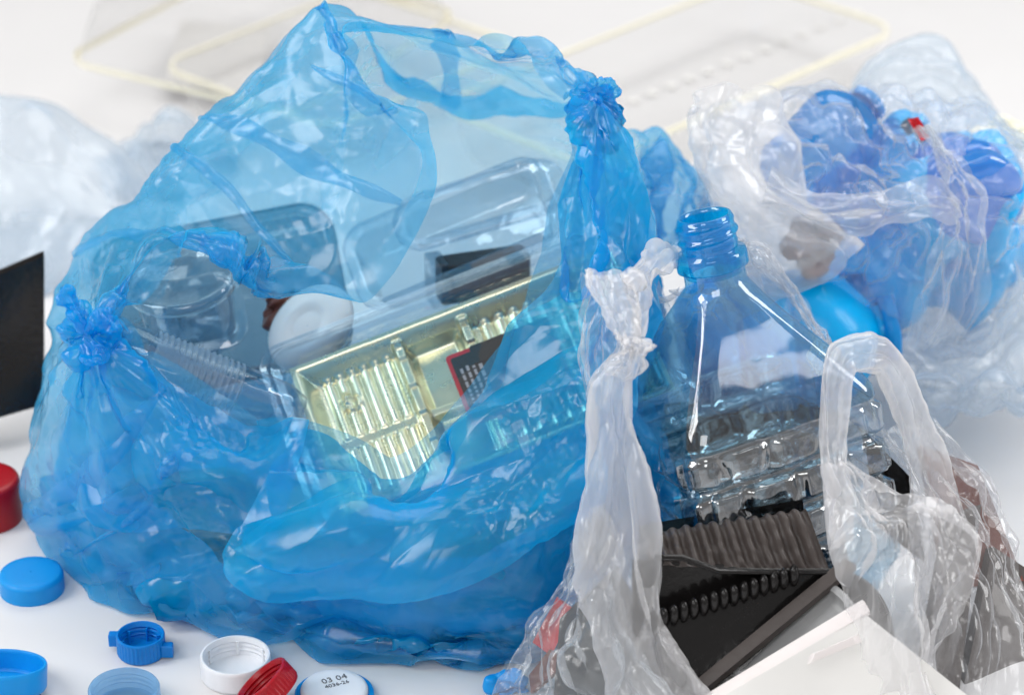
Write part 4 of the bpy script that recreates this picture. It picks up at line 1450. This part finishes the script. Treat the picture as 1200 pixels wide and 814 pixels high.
# ------------------------------------------------------------------ behind, right: clear bag full of blue bottles
rb = empty('clear_bag', 'clear bag stuffed with blue bottles lying behind the water bottle', 'plastic bag', (.21, .24, 0))
P = tube([((872, 128, .16), (868, 250, .12), .8), ((905, 120, .19), (905, 300, .12), .9), ((960, 108, .21), (960, 372, .13), .9), ((1030, 106, .22), (1050, 418, .13), .9), ((1110, 126, .22), (1130, 410, .14), .9),
          ((1180, 160, .22), (1200, 340, .16), .9), ((1225, 200, .22), (1230, 290, .18), .8), ((1240, 235, .21), (1240, 255, .20), .8)], 90, 60)
P[..., 2] = np.maximum(P[..., 2], .003)
P = pleats(P, W(1098, 232, .13), 17, .0032, .07, True, 6)
P = pleats(P, W(992, 188, .14), 13, .0028, .05, True, 7)
P = crinkle(P, True, 1.05, 1.04, 14, 6, .006, 51, .0014)
into(film_obj('bag_wall', P, M_FILM_SOFT, wrap=True), rb)
P = tube([((806, 112, .13), (905, 122, .17), .35), ((803, 140, .12), (918, 150, .15), .35), ((812, 190, .11), (935, 195, .13), .3), ((826, 240, .105), (950, 235, .115), .3), ((842, 300, .10), (985, 270, .105), .25), ((850, 380, .10), (1010, 290, .10), .2)], 64, 50)
P = crinkle(P, True, 1.04, 1.03, 6, 3, .004, 53, .0006, cs=.16)
into(film_obj('bag_mouth', P, M_FILM_MILKY, wrap=True), rb)
# folds of film drawn across the front
P = strip([((905, 195, .112), (890, 250, .105), .004), ((960, 228, .104), (960, 268, .100), .006), ((1030, 226, .102), (1040, 262, .098), .006), ((1090, 205, .108), (1110, 262, .102), .004), ((1120, 235, .112), (1118, 262, .108), .002)], 26, 70)
into(film_obj('film_fold', crinkle(P, False, 1.03, 1.02, 4, 3, .003, 56, .0006), M_FILM_MILKY), rb)
P = strip([((1075, 150, .118), (1092, 146, .118), .002), ((1095, 190, .112), (1130, 196, .112), .004), ((1100, 240, .105), (1150, 250, .108), .006), ((1085, 320, .100), (1160, 330, .104), .006), ((1060, 400, .104), (1130, 395, .110), .004)], 34, 70)
into(film_obj('film_fold', crinkle(P, False, 1.03, 1.02, 5, 3, .004, 57, .0006), M_FILM_SOFT), rb)


def small_bottle(label, a, b, rad, mat, seed, group='blue bottles in the clear bag', dent=.12):
    ax = b - a
    L = ax.length
    root = empty('blue_bottle', label, 'bottle', a, ax.to_track_quat('Z', 'Y'), group)
    prof = [(.02, 0), (.75, .0), (.95, .03), (1, .08), (1, .2), (.93, .24), (1, .28), (1, .45), (.93, .49), (1, .53), (1, .66), (.8, .78), (.45, .88), (.36, .90), (.36, .93)]
    seg = 64
    rz = cr(np.array(prof), 70)
    v = []
    for r, z in rz:
        for k in range(seg):
            th = 2 * math.pi * k / seg
            q = Vector((math.cos(th), math.sin(th), z * 3))
            d = 1 + dent * mnoise.noise(q * 1.1 + Vector((seed, 0, 0))) - .5 * dent * abs(mnoise.noise(q * 2.1 + Vector((0, seed, 0))))
            v.append((r * rad * d * math.cos(th), r * rad * d * math.sin(th), z * L))
    obj('bottle_wall', v, grid_faces(len(rz), seg, True), mat, root)
    sc = lathe('screw_cap', [(.0003, L), (rad * .40, L), (rad * .46, L * .985), (rad * .46, L * .93), (rad * .40, L * .925)], 60, M_CAP_BLUE, root, rib=.0003, nrib=30, ribrange=(2, 3))
    return root


small_bottle('opaque blue bottle lying low at the front of the clear bag', W(800, 420, .115), W(1050, 385, .125), .036, M_BLUE_SOLID, 1)
small_bottle('pale see-through blue bottle at the top left of the clear bag', W(925, 215, .15), W(1020, 118, .19), .022, M_BLUE_CLEAR, 2)
small_bottle('blue bottle with its ringed end toward the right of the clear bag', W(1155, 238, .135), W(1090, 190, .19), .024, M_BLUE_CLEAR, 4)
crumpled('blue_bundle', 'large crumpled deep blue bundle filling the clear bag', 'bundle', W(1056, 276, .182), .048, M_BLUE_SOLID, 27, (1.22, .7, .90))
slab('red_scrap', 'red plastic scrap near the top of the clear bag', 'plastic scrap',
     (W(1064, 140, .150), W(1076, 137, .150), W(1090, 160, .142), W(1080, 165, .142)), .0015, M_RED)
crumpled('brown_foil', 'brown crinkled foil behind the blue neck of the water bottle', 'foil', W(950, 288, .118), .012, M_BROWN, 17, (1.0, .5, 1.2))
crumpled('yellow_scrap', 'pale yellow scrap at the right edge above the clear bag', 'plastic scrap', W(1185, 160, .24), .012, M_YELLOW, 18, (1.8, .5, .5))

# pale bag behind it
P = tube([((985, 150, .30), (985, 260, .28), .6), ((1010, 80, .33), (1030, 280, .28), .6), ((1055, 54, .34), (1090, 300, .28), .6), ((1110, 66, .34), (1140, 300, .28), .6), ((1150, 105, .33), (1180, 280, .28), .6), ((1190, 165, .31), (1200, 240, .29), .6)], 70, 50)
P = crinkle(P, True, 1.04, 1.05, 9, 4, .006, 61, .001, cs=.07)
thing_mesh('pale_bag', P, M_FILM_PALE, 'pale clear bag standing behind the bag of blue bottles', 'plastic bag', True)
# clear crumpled pack on the table at the right
P = tube([((1030, 370, .20), (1040, 440, .10), .5), ((1080, 330, .20), (1075, 470, .09), .5), ((1140, 305, .20), (1140, 470, .09), .5), ((1200, 290, .20), (1210, 470, .09), .5), ((1260, 300, .20), (1260, 470, .09), .5)], 70, 50)
P[..., 2] = np.maximum(np.minimum(P[..., 2], .05), .003)
P = crinkle(P, True, 1.06, 1.06, 8, 5, .010, 63, .0016, cs=.07)
thing_mesh('clear_wrap', P, M_FILM_PALE, 'clear crumpled wrap with bright glints lying at the right edge', 'plastic wrap', True)
# second blue bag behind the first
P = tube([((735, 165, .20), (735, 260, .17), .6), ((765, 160, .21), (765, 300, .17), .6), ((795, 185, .20), (800, 310, .16), .6), ((822, 225, .19), (826, 290, .16), .6), ((834, 250, .18), (834, 270, .17), .6)], 60, 40)
P = crinkle(P, True, 1.06, 1.05, 8, 4, .006, 65, .001)
thing_mesh('blue_bag', P, M_BLUE_FILM, 'small blue bag peeping out behind the right side of the large blue bag', 'plastic bag', True)

# behind, left: pale film and a black tray
P = tube([((-60, 140, .38), (-60, 350, .30), .6), ((10, 128, .40), (0, 360, .29), .6), ((70, 140, .40), (60, 350, .29), .6), ((120, 180, .39), (120, 340, .29), .6), ((165, 235, .37), (160, 330, .30), .6), ((190, 270, .35), (185, 320, .31), .6)], 70, 50)
P = crinkle(P, True, 1.02, 1.02, 5, 4, .010, 71, .001, bend=.1, cs=.06)
thing_mesh('pale_bag', P, M_FILM_PALE, 'pale crumpled clear bag lying behind the left of the blue bag', 'plastic bag', True)
P = tube([((130, 190, .46), (130, 320, .42), .6), ((165, 150, .48), (170, 330, .42), .6), ((215, 140, .48), (220, 330, .42), .6), ((260, 170, .46), (260, 300, .42), .6)], 50, 40)
P = crinkle(P, True, 1.06, 1.05, 7, 5, .008, 73, .0015, cs=.07)
thing_mesh('pale_bag', P, M_FILM_PALE, 'faint clear bag showing between the pale bag and the blue bag', 'plastic bag', True)
slab('black_tray', 'black tray standing on edge at the left picture edge behind the blue bag', 'tray',
     (W(-80, 356, .125), W(52, 300, .142), W(52, 474, .125), W(-80, 512, .105)), .012, M_BLACK, (0, 1, 3))

# clear trays with yellow rims far behind


def far_tray(label, P0, e_, f_, depth, z=.035, rimmat=None, label_card=False, dots=False):
    rm = rimmat or M_YELLOW
    t = tray('clear_tray', label, 'tray', (G(P0[0], P0[1], z), G(P0[0] + e_[0], P0[1] + e_[1], z), G(P0[0] + f_[0], P0[1] + f_[1], z)), depth, (M_HAZY, rm), rim=.0026, r=.02, lean=.25)
    return t


ta = far_tray('clear tray with yellow rim lying behind the left of the blue bag', (345, 138), (-275, -66), (-15 + 85, -150), .034)
tb = far_tray('clear tray with yellow rim behind the top of the blue bag', (385, 152), (230, -100), (40, -170), .034)
tc_ = far_tray('long clear tray with thin yellow rim behind the right of the blue bag', (690, 196), (368, -162), (10, -150), .034)
for k in range(13):
    p = G(742 + k * 22, 118 - k * 8.6, .002)
    d = lathe('drain_bump', [(.0003, .0010), (.0022, .0009), (.0032, .0004), (.0036, .0)], 18, M_WHITE)
    d.location = p
    into(d, tc_)
card = [G(192, 98, .012), G(300, 112, .012), G(318, 34, .014), G(212, 26, .014)]
into(obj('label_card', card + [c + Vector((0, 0, .0015)) for c in card], [(3, 2, 1, 0), (4, 5, 6, 7), (0, 1, 5, 4), (1, 2, 6, 5), (2, 3, 7, 6), (3, 0, 4, 7)], M_CARD, smooth=False), ta)
